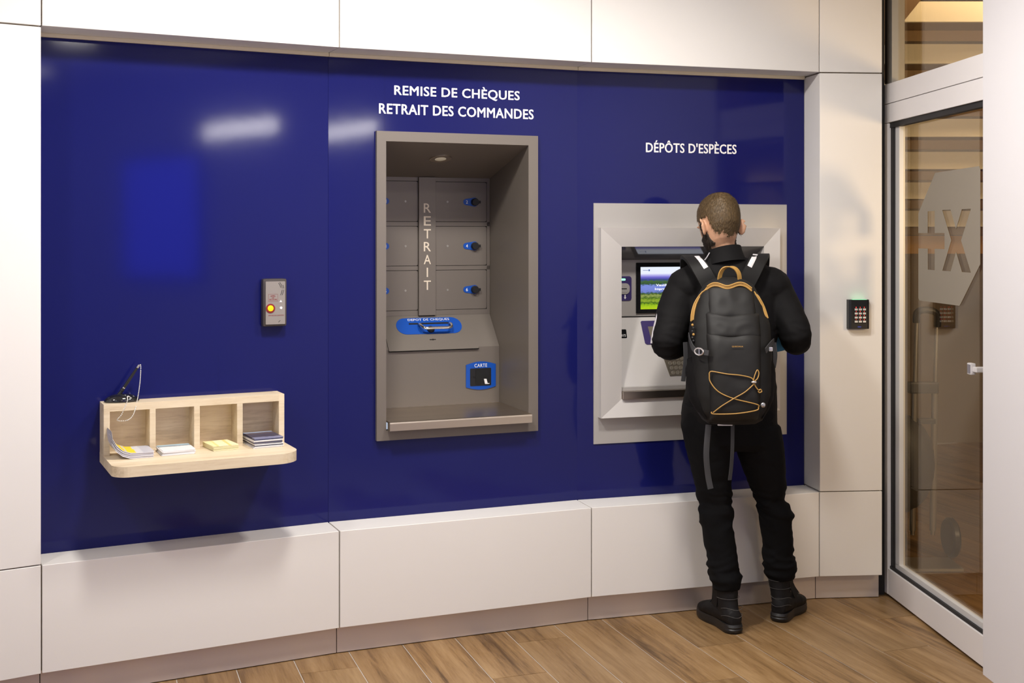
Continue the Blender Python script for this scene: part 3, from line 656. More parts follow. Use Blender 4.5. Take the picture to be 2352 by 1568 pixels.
def printed(name, stops, axis=0):
    m = bpy.data.materials.new(name); m.use_nodes = True; nt = m.node_tree; b = nt.nodes['Principled BSDF']; b.inputs['Roughness'].default_value = .45
    tc = nt.nodes.new('ShaderNodeTexCoord'); sx = nt.nodes.new('ShaderNodeSeparateXYZ'); nt.links.new(tc.outputs['Generated'], sx.inputs[0])
    n = nt.nodes.new('ShaderNodeTexNoise'); n.inputs['Scale'].default_value = 9; nt.links.new(tc.outputs['Generated'], n.inputs['Vector'])
    a = nt.nodes.new('ShaderNodeMath'); a.operation = 'MULTIPLY_ADD'; a.inputs[1].default_value = .10; nt.links.new(n.outputs[0], a.inputs[0]); nt.links.new(sx.outputs[axis], a.inputs[2])
    r = nt.nodes.new('ShaderNodeValToRGB'); r.color_ramp.interpolation = 'CONSTANT'; e = r.color_ramp.elements
    e[0].position = 0; e[0].color = (*stops[0][1], 1); e[1].position = stops[1][0]; e[1].color = (*stops[1][1], 1)
    for p, c in stops[2:]: k = e.new(p); k.color = (*c, 1)
    nt.links.new(a.outputs[0], r.inputs[0]); nt.links.new(r.outputs[0], b.inputs['Base Color']); return m
M_paper = mat('white_paper', (.76, .75, .76), .6); M_paperl = mat('lilac_paper', (.52, .50, .56), .6); M_papery = mat('pale_yellow_paper', (.80, .74, .46), .6); M_navyp = mat('navy_print', (.035, .035, .085), .35)
M_p1 = printed('yellow_lilac_print', [(0, (.55, .54, .58)), (.22, (.85, .62, .02)), (.36, (.60, .58, .45)), (.42, (.86, .64, .03)), (.62, (.62, .62, .66)), (.78, (.50, .50, .56))])
M_p2 = printed('landscape_print', [(0, (.78, .77, .79)), (.55, (.80, .79, .80)), (.70, (.06, .08, .09)), (.76, (.30, .42, .50)), (.90, (.42, .55, .62))], 1)
M_p3 = printed('yellow_form_print', [(0, (.86, .78, .42)), (.3, (.80, .70, .28)), (.38, (.86, .80, .52)), (.7, (.74, .64, .22)), (.8, (.86, .80, .50))])
M_p4 = printed('navy_cover_print', [(0, (.20, .21, .33)), (.25, (.05, .045, .08)), (.7, (.09, .07, .09)), (.9, (.32, .40, .55))], 1)
def stack(label, s0, s1, y0, y1, n, th, side, topm, curl=0., jit=.003, rot=0.):
    O = ((s0+s1)/2, (y0+y1)/2, ZC); root = AB.thing('leaflet_stack', label, 'leaflets', *O, group='leaflets on the writing shelf')
    w, d = (s1-s0)/2, (y1-y0)/2
    for k in range(n):
        jx, jy, ja = random.uniform(-jit, jit), random.uniform(-jit, jit), rot+random.uniform(-.02, .02)
        z = .0006+k*th; mb = MB(); rings = []
        N = 12 if curl else 1
        for i in range(N+1):
            t = -1+2*i/N; x = w*t; dz = 0; dx = 0
            if curl and t < -.25:
                e = (-.25-t)/.75; R = .075; a = e*w*1.9*curl/R*1.15
                x = w*-.25-R*math.sin(min(a, 2.2))*1.0; dz = R*(1-math.cos(min(a, 2.2))); q = .0
            nx = 0
            rings.append([(x, -d, z+dz), (x, d, z+dz), (x, d, z+dz+th*.86), (x, -d, z+dz+th*.86)])
        mb.loft(rings); ca, sa = math.cos(ja), math.sin(ja)
        mb.v = [Vector((p.x*ca-p.y*sa+jx, p.x*sa+p.y*ca+jy, p.z)) for p in mb.v]
        mb.build('leaflet', topm if k == n-1 else (side[k % len(side)]), root, bool(curl))
    return root
stack('curled up leaflet stack printed yellow and lilac in the first compartment', .252, .356, -.035, .085, 11, .0020, [M_paper, M_paperl, M_paperl], M_p1, curl=1.05, jit=.0015)
stack('flat white leaflets with a dark skyline picture in the second compartment', .386, .497, -.028, .092, 9, .0019, [M_paper], M_p2, jit=.003)
stack('low pile of pale yellow forms in the third compartment', .556, .648, -.012, .105, 8, .0022, [M_papery], M_p3, jit=.0012, rot=.10)
stack('thick pile of navy brochures in the fourth compartment', .700, .806, -.030, .115, 10, .0036, [M_paper, M_paper, M_navyp], M_p4, jit=.003, rot=.04)

# desk pen on its chain
O5 = (.272, .112, .977)
pen = AB.thing('desk_pen', 'black desk pen slanting up from a glossy oval base with bead chain', 'pen', *O5)
MB().loft([[Vector((.060*r*math.cos(2*PI*k/28), .036*r*math.sin(2*PI*k/28), z)) for k in range(28)] for r, z in ((.97, .0005), (1, .004), (.96, .010), (.82, .018), (.6, .024), (.32, .0275), (.02, .0285))]).build('base', M_blackg, pen, True)
p0, p1 = Vector((-.012, 0, .020)), Vector((.058, -.012, .128)); dd = (p1-p0)
MB().tube([p0, p0+dd*.16, p0+dd*.17, p0+dd*.25], [.0075, .0055, .0068, .0058], 12).build('pen_socket', M_black, pen, True)
MB().tube([p0+dd*.25, p0+dd*.28], .0052, 12).build('pen_ring', M_chrome, pen, True)
MB().tube([p0+dd*.28, p0+dd*.5, p0+dd*.9], [.0050, .0055, .0040], 12).build('pen_barrel', M_black, pen, True)
MB().tube([p0+dd*.9, p0+dd*.99, p0+dd], [.0042, .0040, .002], 12).build('pen_tip', M_chrome, pen, True)
path = spline([p1, p1+Vector((.004, -.004, -.006)), p1+Vector((.0, -.012, -.06)), p1+Vector((-.012, -.03, -.12)), p1+Vector((-.030, -.06, -.165)), p1+Vector((-.052, -.065, -.183)), p1+Vector((-.082, -.055, -.182)), p1+Vector((-.070, -.07, -.160)), p1+Vector((-.050, -.055, -.120)), p1+Vector((-.044, -.03, -.105)), (.030, -.024, .012)], 12)
beads = MB(); acc = 0; last = path[0]
for p in path:
    acc += (p-last).length; last = p
    if acc > .0042: beads.ell(p, (.0021,)*3, nu=8, nv=5); acc = 0
beads.tube(path, .0005, 4); beads.build('bead_chain', mat('pale_bead_metal', (.72, .70, .66), .3, metal=.4), pen, True)

# ------------------------------------------------------------------ access keypad on the white column
O6 = (.1645, 0, 1.1615)
kr = DE.thing('access_keypad', 'black access keypad with white keys and green light beside the glass door', 'keypad', *O6)
MB().prism([(.1185, 0), (.1205, -.022), (.130, -.026), (.200, -.026), (.2085, -.022), (.2105, 0)], 1.1615, 1.2853).build('case', M_black, kr, off=O6)
MB().box(.137, .194, -.0268, -.0255, 1.186, 1.262, .0004).build('key_panel', mat('black_matte', (.006, .006, .006), .6), kr, off=O6)
MB().box(.138, .198, -.0255, -.006, 1.2815, 1.2865, .001).build('status_light', mat('green_lamp', (.1, .5, .2), .4, emit=(.3, 1, .45), estr=1.1), kr, off=O6)
M_kw = mat('white_key', (.66, .63, .58), .35); M_kr = mat('red_key_light', (.3, .01, .01), .4, emit=(1, .06, .05), estr=1.3)
for r_ in range(4):
    for c_ in range(3):
        s, z = .1505+.0178*c_, 1.2445-.0172*r_
        MB().box(s-.0064, s+.0064, -.0300, -.0262, z-.0042, z+.0036, .0012).build('key', M_kw, kr, off=O6)
        text_mesh('key_number', '123456789*0#'[r_*3+c_], .0034, .0050, M_kr, kr, (s-O6[0], -.0269, z+.0082-O6[2]), bold=.03, th=.0003)
MB().box(.1575, .1725, -.0268, -.0258, 1.1680, 1.1725).build('maker_badge', mat('blue_badge', (.03, .05, .35), .4), kr, off=O6)

# ------------------------------------------------------------------ the man
BASE = (.95, 4.80, 0)
M_skin = mat('skin', (.56, .32, .20), .5, spec=.35, sss=.15, var=(35, .12))
M_hair = mat('short_brown_hair', (.105, .066, .028), .55, spec=.4, var=(260, .5), bump=(300, .5, .002), stretch=(1, 1, .25))
M_beard = mat('dark_brown_beard', (.030, .019, .011), .6, var=(260, .5), bump=(300, .6, .002))
M_jacket = mat('black_jacket', (.0070, .0066, .0068), .75, spec=.14, bump=(900, .12, .0006))
M_trous = mat('black_trousers', (.0065, .0065, .0070), .85, spec=.10, bump=(1200, .15, .0006))
M_boot = mat('black_boot', (.0095, .0085, .0085), .6, spec=.2, bump=(500, .2, .0006))
M_sole = mat('black_sole', (.014, .013, .013), .42, spec=.45)
M_stitch = mat('grey_stitch', (.075, .07, .066), .8)
def sring(cx, cy, z, hw, hd, n=30, e=2.3, tilt=0.):
    q = []
    for k in range(n):
        a = 2*PI*k/n; c, s = math.cos(a), math.sin(a)
        x = hw*math.copysign(abs(c)**(2/e), c); y = hd*math.copysign(abs(s)**(2/e), s)
        q.append(Vector((cx+x, cy+y, z+tilt*y)))
    return q
def remesh(mb, name, voxel, smooth, disp, m, parent, off=BASE):
    me = bpy.data.meshes.new(name+'_raw'); me.from_pydata([tuple(p) for p in mb.v], [], mb.f); me.update()
    bm = bmesh.new(); bm.from_mesh(me); bmesh.ops.recalc_face_normals(bm, faces=bm.faces); bm.to_mesh(me); bm.free()
    t = bpy.data.objects.new('t', me); COL.objects.link(t)
    r = t.modifiers.new('r', 'REMESH'); r.mode = 'VOXEL'; r.voxel_size = voxel
    if smooth: s = t.modifiers.new('s', 'SMOOTH'); s.factor = .5; s.iterations = smooth
    bpy.context.view_layer.update()
    nm = bpy.data.meshes.new_from_object(t.evaluated_get(bpy.context.evaluated_depsgraph_get()))
    bpy.data.objects.remove(t, do_unlink=True); bpy.data.meshes.remove(me)
    if disp:
        ns = [v.normal.copy() for v in nm.vertices]
        for v, n in zip(nm.vertices, ns): v.co = v.co+n*disp(v.co, n)
    for v in nm.vertices: v.co -= Vector(off)
    for p in nm.polygons: p.use_smooth = True
    nm.name = name; nm.materials.clear(); nm.materials.append(m)
    o = bpy.data.objects.new(name, nm); COL.objects.link(o)
    if parent: o.parent = parent
    return o
def rid(p, sx, sy, sz, seed=0.): return 1-abs(noise.noise(Vector((p.x*sx+seed, p.y*sy+seed*.7, p.z*sz))))*2

TORSO = [(.869, 4.80, .782, .1913, .125), (.8707, 4.80, .8606, .1895, .125), (.8769, 4.80, .9305, .1817, .122), (.8769, 4.80, 1.0178, .1747, .12), (.8734, 4.80, 1.1226, .1817, .125), (.8734, 4.805, 1.2274, .1991, .13), (.8725, 4.81, 1.3148, .2070, .128), (.8699, 4.81, 1.3759, .2000, .115), (.8664, 4.805, 1.4161, .1660, .095), (.8600, 4.80, 1.4493, .1120, .075), (.8500, 4.795, 1.4721, .0790, .068)]
LLEG = [(.7939, 4.80, .7383, .1039), (.7969, 4.803, .668, .0909), (.8028, 4.805, .6011, .0806), (.8087, 4.807, .5447, .0723), (.8138, 4.809, .5129, .0666), (.8203, 4.809, .4917, .0600), (.8163, 4.806, .4504, .0642), (.8198, 4.802, .4234, .0632), (.8224, 4.798, .3982, .0629), (.8274, 4.792, .3562, .0637), (.8347, 4.784, .3059, .0635), (.8415, 4.777, .2642, .0613), (.8457, 4.772, .2309, .0573), (.8493, 4.768, .2060, .0667), (.8511, 4.764, .1811, .0606), (.8514, 4.760, .1563, .0528)]
RLEG = [(.9888, 4.81, .7366, .0996), (1.0082, 4.826, .6636, .0932), (1.0248, 4.841, .5939, .0833), (1.0385, 4.852, .5440, .0739), (1.0436, 4.858, .5163, .0648), (1.0512, 4.864, .4866, .0587), (1.0721, 4.871, .4478, .0694), (1.0755, 4.875, .4061, .0659), (1.0768, 4.878, .3789, .0645), (1.0816, 4.882, .3335, .0639), (1.0893, 4.887, .2788, .0614), (1.0859, 4.889, .2551, .0582), (1.0950, 4.893, .2167, .0677), (1.0923, 4.897, .1783, .0641), (1.1012, 4.899, .1545, .0534)]
LARM = [(.712, 4.81, 1.368), (.668, 4.79, 1.292), (.6300, 4.745, 1.197), (.612, 4.725, 1.130), (.672, 4.84, 1.122), (.742, 4.97, 1.140), (.770, 5.02, 1.145)]
RARM = [(1.030, 4.81, 1.368), (1.070, 4.79, 1.290), (1.1080, 4.745, 1.205), (1.124, 4.735, 1.150), (1.146, 4.85, 1.140), (1.156, 4.98, 1.130), (1.150, 5.02, 1.128)]
AR = [.080, .075, .066, .059, .053, .043, .038]
# head frame: turned to the left and bent down
HC = Vector((.828, 4.785, 1.610)); HR = Matrix.Rotation(math.radians(23), 3, 'Z') @ Matrix.Rotation(math.radians(-24), 3, 'X')
hp = lambda x, y, z: HC+HR @ Vector((x, y, z))
HEADR = [(.1115, .012, .008, -.022), (.1075, .034, .032, -.050), (.093, .056, .058, -.078), (.066, .0715, .080, -.097), (.035, .0770, .090, -.1035), (.002, .0765, .0905, -.100), (-.028, .0725, .0915, -.088), (-.055, .0665, .0905, -.066), (-.080, .0575, .0885, -.042), (-.100, .043, .0860, -.010), (-.1125, .022, .0760, .022)]
body = MB()
def head_ring(z, hw, yf, yb, n=32):
    q = []
    for k in range(n):
        a = 2*PI*k/n; c, s = math.cos(a), math.sin(a); yc = (yf+yb)/2; hd = (yf-yb)/2
        q.append(hp(hw*math.copysign(abs(c)**.92, c), yc+hd*s, z))
    return q
body.loft([head_ring(*r) for r in HEADR])
body.ell(hp(0, .096, -.018), (.012, .016, .024), HR, 12, 8); body.ell(hp(0, .106, -.030), (.016, .012, .011), HR, 12, 8)      # nose
body.ell(hp(0, .091, -.060), (.024, .009, .006), HR, 12, 6); body.ell(hp(0, .090, -.070), (.021, .009, .006), HR, 12, 6)      # lips
body.ell(hp(0, .088, .018), (.052, .012, .010), HR, 14, 6)                                                                   # brow
for s in (-1, 1):                                                                                                            # ears
    er = HR @ Matrix.Rotation(s*math.radians(38), 3, 'Z') @ Matrix.Rotation(math.radians(12), 3, 'X')
    c = hp(s*(.0855+.003*(s > 0)), -.014, -.024)
    body.ell(c, (.0055, .017, .030), er, 14, 10)
    pts = [c+er @ Vector((s*.006, .018*math.cos(a)*(.75 if math.sin(a) < 0 else 1)-.002, .031*math.sin(a))) for a in [math.radians(-120+k*24) for k in range(-3, 12)]]
    body.tube(pts, [.0042]*len(pts), 8); body.ell(c+er @ Vector((s*.003, .001, -.027)), (.006, .008, .009), er, 10, 6)
body.tube([(.852, 4.80, 1.42), (.846, 4.795, 1.48), (.836, 4.788, 1.535), (.830, 4.785, 1.58)], [.066, .057, .054, .058], 24)     # neck
body.loft([sring(x, y, z, hw-.022, hd-.022) for x, y, z, hw, hd in TORSO[:-1]])
for leg in (LLEG, RLEG):
    body.tube([(x, y, z) for x, y, z, r in leg[::2]]+[(leg[-1][0], leg[-1][1], .06)], [max(r-.020, .030) for x, y, z, r in leg[::2]]+[.027], 18)
for sgn, fx, fy, tx, ty in ((0, .862, 4.72, .800, 4.90), (1, 1.10, 4.86, 1.205, 5.00)): body.tube([(fx, fy, .055), (tx, ty, .045)], [.026, .020], 12)
def hand(mb, wrist, d, up, side, curl):
    """palm, four fingers of different length and a thumb leaving the side of the palm; d = pointing direction"""
    w = Vector(wrist); d = Vector(d).normalized(); up = Vector(up); up = (up-d*up.dot(d)).normalized(); r = d.cross(up)*side
    R = Matrix((r, d, up)).transposed()
    mb.ell(w+d*.05, (.041, .056, .017), R, 16, 10)
    for i, (o, l) in enumerate(((-.030, .066), (-.010, .076), (.010, .072), (.029, .058))):
        p0 = w+d*.088+r*o; a1 = curl*.5; a2 = curl
        p1 = p0+(d*math.cos(a1)-up*math.sin(a1))*l*.5; p2 = p1+(d*math.cos(a2)-up*math.sin(a2))*l*.3; p3 = p2+(d*math.cos(a2+.3)-up*math.sin(a2+.3))*l*.22
        mb.tube([p0-d*.02, p0, p1, p2, p3], [.0095, .0095, .0090, .0085, .0065], 10)
    t0 = w+d*.035-r*.032; mb.tube([t0, t0-r*.018+d*.022-up*.006, t0-r*.020+d*.050-up*.014, t0-r*.012+d*.068-up*.018], [.012, .0115, .010, .0075], 10)
body.tube(LARM[:6]+[(.768, 5.015, 1.145)], [r-.018 for r in AR[:6]]+[.026], 14); body.tube(RARM[:6]+[(1.151, 5.018, 1.128)], [r-.018 for r in AR[:6]]+[.026], 14)
hand(body, (.768, 5.015, 1.145), (.42, .85, .10), (0, -.2, 1), 1, .45)
hand(body, (1.150, 5.015, 1.128), (-.72, .55, -.10), (.2, .3, 1), -1, .9)
man = remesh(body, 'person', .0042, 4, None, M_skin, None)
man.location = BASE
tag(man, 'man in black with a backpack standing at the cash machine, head bent down', 'person')
HI = HR.inverted()
def head_local(p): return HI @ (p-HC)
for s in (-1, 1):
    MB().ell(hp(s*.031, .0815, .002), (.0115, .0115, .0115), None, 14, 10).build('eye', mat('eye_white', (.7, .68, .65), .2), man, True, off=BASE)
# hair and beard: skins raised from the head plus short strands
def hairy(name, inside, thick, m, nst, length):
    me = man.data; keep = []; vm = {}
    V = []; N = []
    for p in me.polygons:
        c = p.center+Vector(BASE)
        if (c-HC).length > .17: continue
        l = head_local(c); w = .006*noise.noise(c*160)+.004*noise.noise(c*60)
        if inside(l, w): keep.append(p)
    if not keep: return
    cnt = {}
    for p in keep:
        for i in p.vertices: cnt[i] = cnt.get(i, 0)+1
    F = []
    for p in keep:
        f = []
        for i in p.vertices:
            if i not in vm:
                vm[i] = len(V); v = me.vertices[i]; t = thick if cnt[i] >= 4 else .0002; V.append(v.co+v.normal*(t*(.75+.5*noise.noise(v.co*220))))
            f.append(vm[i])
        F.append(tuple(f))
    rng = random.Random(3)
    for _ in range(nst):
        p = keep[rng.randrange(len(keep))]; v = me.vertices[p.vertices[rng.randrange(len(p.vertices))]]; n = v.normal
        l = head_local(v.co+Vector(BASE)); crown = Vector((.012, -.055, .10))
        flow = (l-crown); flow = HR @ flow; t = (flow-n*flow.dot(n))
        if t.length < 1e-4: continue
        t.normalize(); t = (t+Vector((rng.uniform(-.35, .35), rng.uniform(-.35, .35), rng.uniform(-.35, .35)))).normalized(); t = (t-n*t.dot(n)).normalized()
        sd = n.cross(t)*.00055; b = v.co+n*thick*.6+Vector((rng.uniform(-.002, .002),)*3); L = length*rng.uniform(.6, 1.2); e = b+t*L+n*L*.32
        k = len(V); V += [b-sd, b+sd, e]; F.append((k, k+1, k+2))
    o = link_mesh(name, V, F, m, man, True); return o
def in_hair(l, w):
    x, y, z = l
    if y < -.035: return z > -.062+w*1.6-.018*max(0, 1-abs(x)/.03)
    if abs(x) > .070 and -.035 <= y < .012: return z > .012+w
    if y < .055: return z > -.005+max(0, y-.012)*.9+w
    return z > .062+w
def in_beard(l, w):
    x, y, z = l
    if y < -.002: return False
    if y < .030: return -.095 < z < .0+w and abs(x) > .04
    return z < -.050+w+.25*max(0, y-.05) and not (abs(x) < .02 and -.078 < z < -.048) or (z < -.085)
hairy('hair', in_hair, .0035, M_hair, 9000, .009)
hairy('beard', in_beard, .0060, M_beard, 3500, .009)

# jacket with collar and sleeves
jk = MB()
jk.loft([sring(*r) for r in TORSO])
for arm in (LARM, RARM): jk.tube(spline(arm, 4)[:-3], [AR[min(i//4, 6)]+(AR[min(i//4+1, 6)]-AR[min(i//4, 6)])*(i % 4)/4 for i in range(len(spline(arm, 4))-3)], 20)
jk.ell((.716, 4.808, 1.355), (.094, .098, .078)); jk.ell((1.026, 4.808, 1.355), (.094, .098, .078))
for x in (.770, .955): jk.ell((x, 4.80, 1.405), (.090, .075, .050))
def jdisp(p, n):
    e = 0
    for arm in (LARM, RARM):
        d = (p-Vector(arm[3])).length; e = max(e, math.exp(-(d/.10)**2))
    return .003*noise.noise(p*14)+.0035*e*rid(p, 18, 18, 40, 3)+.002*rid(p, 9, 9, 22)
jacket = remesh(jk, 'jacket', .006, 5, jdisp, M_jacket, man)
col = []
for z, dx, r in ((1.440, 0, .086), (1.464, -.003, .0780), (1.484, -.006, .0735), (1.500, -.008, .0715), (1.498, -.008, .0665), (1.470, -.005, .066)):
    col.append([Vector((.853+dx+r*math.cos(2*PI*k/32), 4.792+r*1.02*math.sin(2*PI*k/32), z-.020*math.sin(2*PI*k/32)*1.0+.012*math.cos(2*PI*k/32))) for k in range(32)])
MB().loft(col, cap=False).build('collar', M_jacket, man, True, off=BASE)
# piping along the left sleeve and collar
pip = mat('grey_piping', (.42, .40, .42), .6)
MB().tube([p+Vector((-.955, -.28, .06))*(.076-.0105*i/20+.0015) for i, p in enumerate(spline(LARM[:4], 7)) if i > 1], .0045, 6).build('sleeve_piping', pip, jacket, True, off=BASE)
MB().tube(spline([(.784, 4.748, 1.490), (.768, 4.742, 1.466), (.745, 4.738, 1.445)], 6), .0022, 6).build('shoulder_piping', pip, jacket, True, off=BASE)

# trousers with creases at knee and hem
tz = MB()
tz.loft([sring(.872, 4.80, .93, .180, .123), sring(.8715, 4.80, .88, .188, .127), sring(.870, 4.80, .80, .193, .130), sring(.880, 4.803, .735, .192, .122), sring(.888, 4.805, .705, .178, .100)])
def leg_rings(leg): return [sring(x, y, z, r, r*1.06+.004, 26, 2.1, .0) for x, y, z, r in leg]
tz.loft(leg_rings([(.800, 4.80, .80, .112)]+LLEG)); tz.loft(leg_rings([(.960, 4.805, .80, .115)]+RLEG))
def tdisp(p, n):
    k = math.exp(-((p.z-.46)/.075)**2)+.9*math.exp(-((p.z-.23)/.06)**2)+.25
    a = noise.noise(Vector((p.x*7, p.y*7, p.z*34+2.5*noise.noise(p*6)))); b = rid(p, 11, 11, 26, 5)
    return (.0085*a+.0060*b)*k-.002+.003*noise.noise(p*9)
remesh(tz, 'trousers', .0058, 3, tdisp, M_trous, man)

# boots
def boot(heel, toe, shaft, mirror):
    h, t = Vector((*heel, 0)), Vector((*toe, 0)); d = (t-h).normalized(); L = (t-h).length
    M = Matrix(((d.x, -d.y*mirror, 0), (d.y, d.x*mirror, 0), (0, 0, 1))).to_4x4(); M.translation = h
    sp = (M.inverted() @ Vector((*shaft, 0)))
    up = MB(); rings = []
    for x, hw, zt, o in ((.006, .018, .070, 0), (.018, .031, .088, 0), (.05, .037, .10, 0), (.10, .0375, .102, .002), (.14, .040, .098, .004), (.185, .046, .088, .006), (.225, .0475, .076, .006), (.262, .042, .064, .003), (.284, .030, .054, -.002), (.294, .012, .042, -.004)):
        rings.append([Vector((x*L/.295, o+hw*math.copysign(abs(math.cos(a))**.8, math.cos(a)), .022+(zt-.022)*(.5+.5*math.sin(a)) if True else 0)) for a in [2*PI*k/24 for k in range(24)]])
    up.loft(rings)
    srs = []
    for z, rx, ry, k in ((.05, .050, .036, .2), (.085, .052, .038, .4), (.12, .050, .0405, .7), (.15, .050, .044, .9), (.185, .052, .0465, 1), (.205, .050, .0455, 1)):
        cx = .066+(sp.x-.066)*k; cy = sp.y*k; srs.append([Vector((cx+rx*math.cos(2*PI*j/24), cy+ry*math.sin(2*PI*j/24), z)) for j in range(24)])
    up.loft(srs); up.xf(M)
    b = remesh(up, 'boot', .0045, 4, lambda p, n: .0012*noise.noise(p*40), M_boot, man)
    # sole: outline with heel, waist and forefoot
    ol = [(0, .0), (.006, .022), (.03, .037), (.08, .037), (.13, .036), (.18, .047), (.225, .051), (.265, .045), (.29, .026), (.301, 0), (.292, -.028), (.265, -.042), (.225, -.044), (.18, -.039), (.13, -.034), (.08, -.036), (.03, -.036), (.006, -.022)]
    ol = [(p.x, p.y) for p in spline([(x*L/.295, y, 0) for x, y in ol], 3, True)]
    def ring(s, z, off): return [Vector((.147*L/.295+(x-.147*L/.295)*s-off, y*s, z+(.010*max(0, (x-.22)/.08)**2 if z < .02 else .012*max(0, (x-.22)/.08)))) for x, y in ol]
    MB().loft([ring(.95, .001, 0), ring(1.0, .007, .001), ring(1.01, .016, .002), ring(.985, .020, .002), ring(1.005, .026, .002), ring(.97, .036, .001)]).xf(M).build('sole', M_sole, b, True, off=BASE)
    # stitching lines and ankle strap
    for z0, amp, dz in ((.060, .012, 0), (.086, .010, .004)):
        pts = []
        for k in range(17):
            a = PI*.45+PI*1.1*k/16; x = .052+.0535*math.cos(a); y = .0395*math.sin(a); pts.append(Vector((x-.002, y*1.02, z0+amp*math.sin(k/16*PI*3)*.4+dz+.010*math.sin(k/16*PI))))
        MB().tube(spline(pts, 2), .0009, 4).xf(M).build('stitching', M_stitch, b, off=BASE)
    sx, sy = sp.x, sp.y
    for z, k in ((.128, .75), (.158, .95)):
        cx = .066+(sx-.066)*k; cy = sy*k
        MB().tube([Vector((cx+.0525*math.cos(a), cy+.0455*math.sin(a), z)) for a in [PI*.5+PI*j/14 for j in range(15)]], .0009, 4).xf(M).build('stitching', M_stitch, b, off=BASE)
    MB().ribbon([(sx+.004, sy+.046, .172), (sx*.8+.030, sy*.8+.042, .135), (.110, .041, .088)], .036, .005, (1, .1, 0)).xf(M).build('ankle_strap', M_boot, b, off=BASE)
    for k in range(4):
        x, z = .160-.013*k, .094+.010*k
        MB().tube([(x, .034, z-.008), (x+.008, .012, z+.006), (x+.008, -.012, z+.006), (x, -.034, z-.008)], .0022, 6).xf(M).build('lace', M_black, b, True, off=BASE)
    return b
boot((.880, 4.672), (.788, 4.938), (.8514, 4.757), 1)
boot((1.066, 4.818), (1.205, 5.025), (1.092, 4.893), -1)

# ------------------------------------------------------------------ folded blue notes in his right hand
bn = empty('blue_notes', (1.098, 4.93, 1.122))
M_bn = mat('blue_paper', (.045, .25, .47), .55, var=(60, .12), bump=(90, .2, .001))
for k in range(5):
    rings = []
    for i in range(11):
        t = i/10; x = -.055+.10*t; c = .016*math.sin(t*PI)+.003*k
        rings.append([(x, -.010-c, -.048+.020*t), (x, -.010-c, .052-.02*t), (x, -.0088-c, .052-.02*t), (x, -.0088-c, -.048+.020*t)])
    MB().loft(rings).build('note', M_bn, bn, True)
tag(bn, "bent bundle of blue paper notes held by the man's right elbow", 'paper')

# ------------------------------------------------------------------ backpack
BO = (.831, 4.53, .85)
bp = empty('backpack', BO); tag(bp, "black daypack with golden zip, cord and carry loop on the man's back", 'backpack')
M_pack = mat('black_pack_fabric', (.0100, .0095, .0088), .62, spec=.25, bump=(1400, .25, .0006)); M_pack2 = mat('black_pack_panel', (.0125, .0118, .0110), .55, spec=.28, bump=(1400, .25, .0006)); M_mesh = mat('black_mesh_pocket', (.0065, .006, .006), .85, spec=.15, bump=(2500, .4, .0006))
M_gold = mat('golden_webbing', (.42, .235, .055), .6, bump=(900, .3, .0006)); M_web = mat('grey_webbing', (.034, .034, .036), .7, bump=(900, .3, .0006)); M_refl = mat('white_reflective', (.66, .64, .64), .45)
ZW = [(0, .0907, .050), (.0132, .1121, .075), (.0495, .1335, .098), (.1141, .1479, .112), (.1956, .1556, .116), (.294, .1552, .112), (.3679, .1488, .098), (.4255, .1342, .080), (.475, .1178, .062), (.5213, .0921, .042), (.5414, .0603, .026), (.549, .030, .012)]
def zi(z, c):
    z = max(0, min(.549, z))
    for (a, b) in zip(ZW, ZW[1:]):
        if z <= b[0]: t = (z-a[0])/(b[0]-a[0]); return a[c]+(b[c]-a[c])*t
    return ZW[-1][c]
yc = lambda z: .07*z/.54
def yf(x, z):
    w = zi(z, 1); q = min(abs(x)/w, .985); return yc(z)-zi(z, 2)*(1-q**2.8)**(1/2.8)
def crease(p): return .0035*noise.noise(p*11)+.0022*rid(p, 14, 14, 20, 9)
rings = []
for k in range(41):
    z = .549*(k/40); w, a = zi(z, 1), zi(z, 2); b = min(.085, .03+w*.5); q = []
    for j in range(48):
        t = 2*PI*j/48; c, s = math.cos(t), math.sin(t); e = 2/2.8
        p = Vector((w*math.copysign(abs(c)**e, c), yc(z)+(b if s > 0 else a)*math.copysign(abs(s)**e, s), z))
        nn = Vector((c, s, 0)); q.append(p+nn*crease(p+Vector((3, 1, 0))))
    rings.append(q)
MB().loft(rings).build('main_body', M_pack, bp, True, angle=80)
# front pocket standing proud of the body
def pocket(name, x0, x1, z0, z1, proud, m, e=4., nz=22, nx=26, sag=0.):
    front = []; 
    for i in range(nz+1):
        v = i/nz; z = z0+(z1-z0)*v; r = []
        for j in range(nx+1):
            u = j/nx; ww = 1-.10*(1-v)*(1 if z0 < .1 else 0); x = ((x0+x1)/2)+(x1-x0)/2*(2*u-1)*ww
            ed = (1-abs(2*u-1)**6)*(1-max(0, (2*v-1))**10)*(1-max(0, -(2*v-1))**8)
            zz = z+(.006*math.sin(u*PI*3+.6)+sag)*max(0, v-.75)*4*(1 if sag else 0)
            p = Vector((x, yf(x, zz)+.004, zz)); p.y -= .004+proud*max(0, ed)**.6; p.y -= crease(p*1.3+Vector((0, 2, 5)))*1.2*max(0, ed)
            r.append(p)
        front.append(r)
    V = [p for r in front for p in r]; n = nx+1; F = [(i*n+j, i*n+j+1, (i+1)*n+j+1, (i+1)*n+j) for i in range(nz) for j in range(nx)]
    k = len(V); V += [Vector((p.x, yf(p.x, p.z)+.012, p.z)) for p in V[:k]]
    F += [tuple(k+i for i in reversed(f)) for f in F]
    rim = [j for j in range(n)]+[i*n+nx for i in range(1, nz+1)]+[nz*n+j for j in range(nx-1, -1, -1)]+[i*n for i in range(nz-1, 0, -1)]
    F += [(rim[i], k+rim[i], k+rim[(i+1) % len(rim)], rim[(i+1) % len(rim)]) for i in range(len(rim))]
    return MB().add(V, F).build(name, m, bp, True, angle=70)
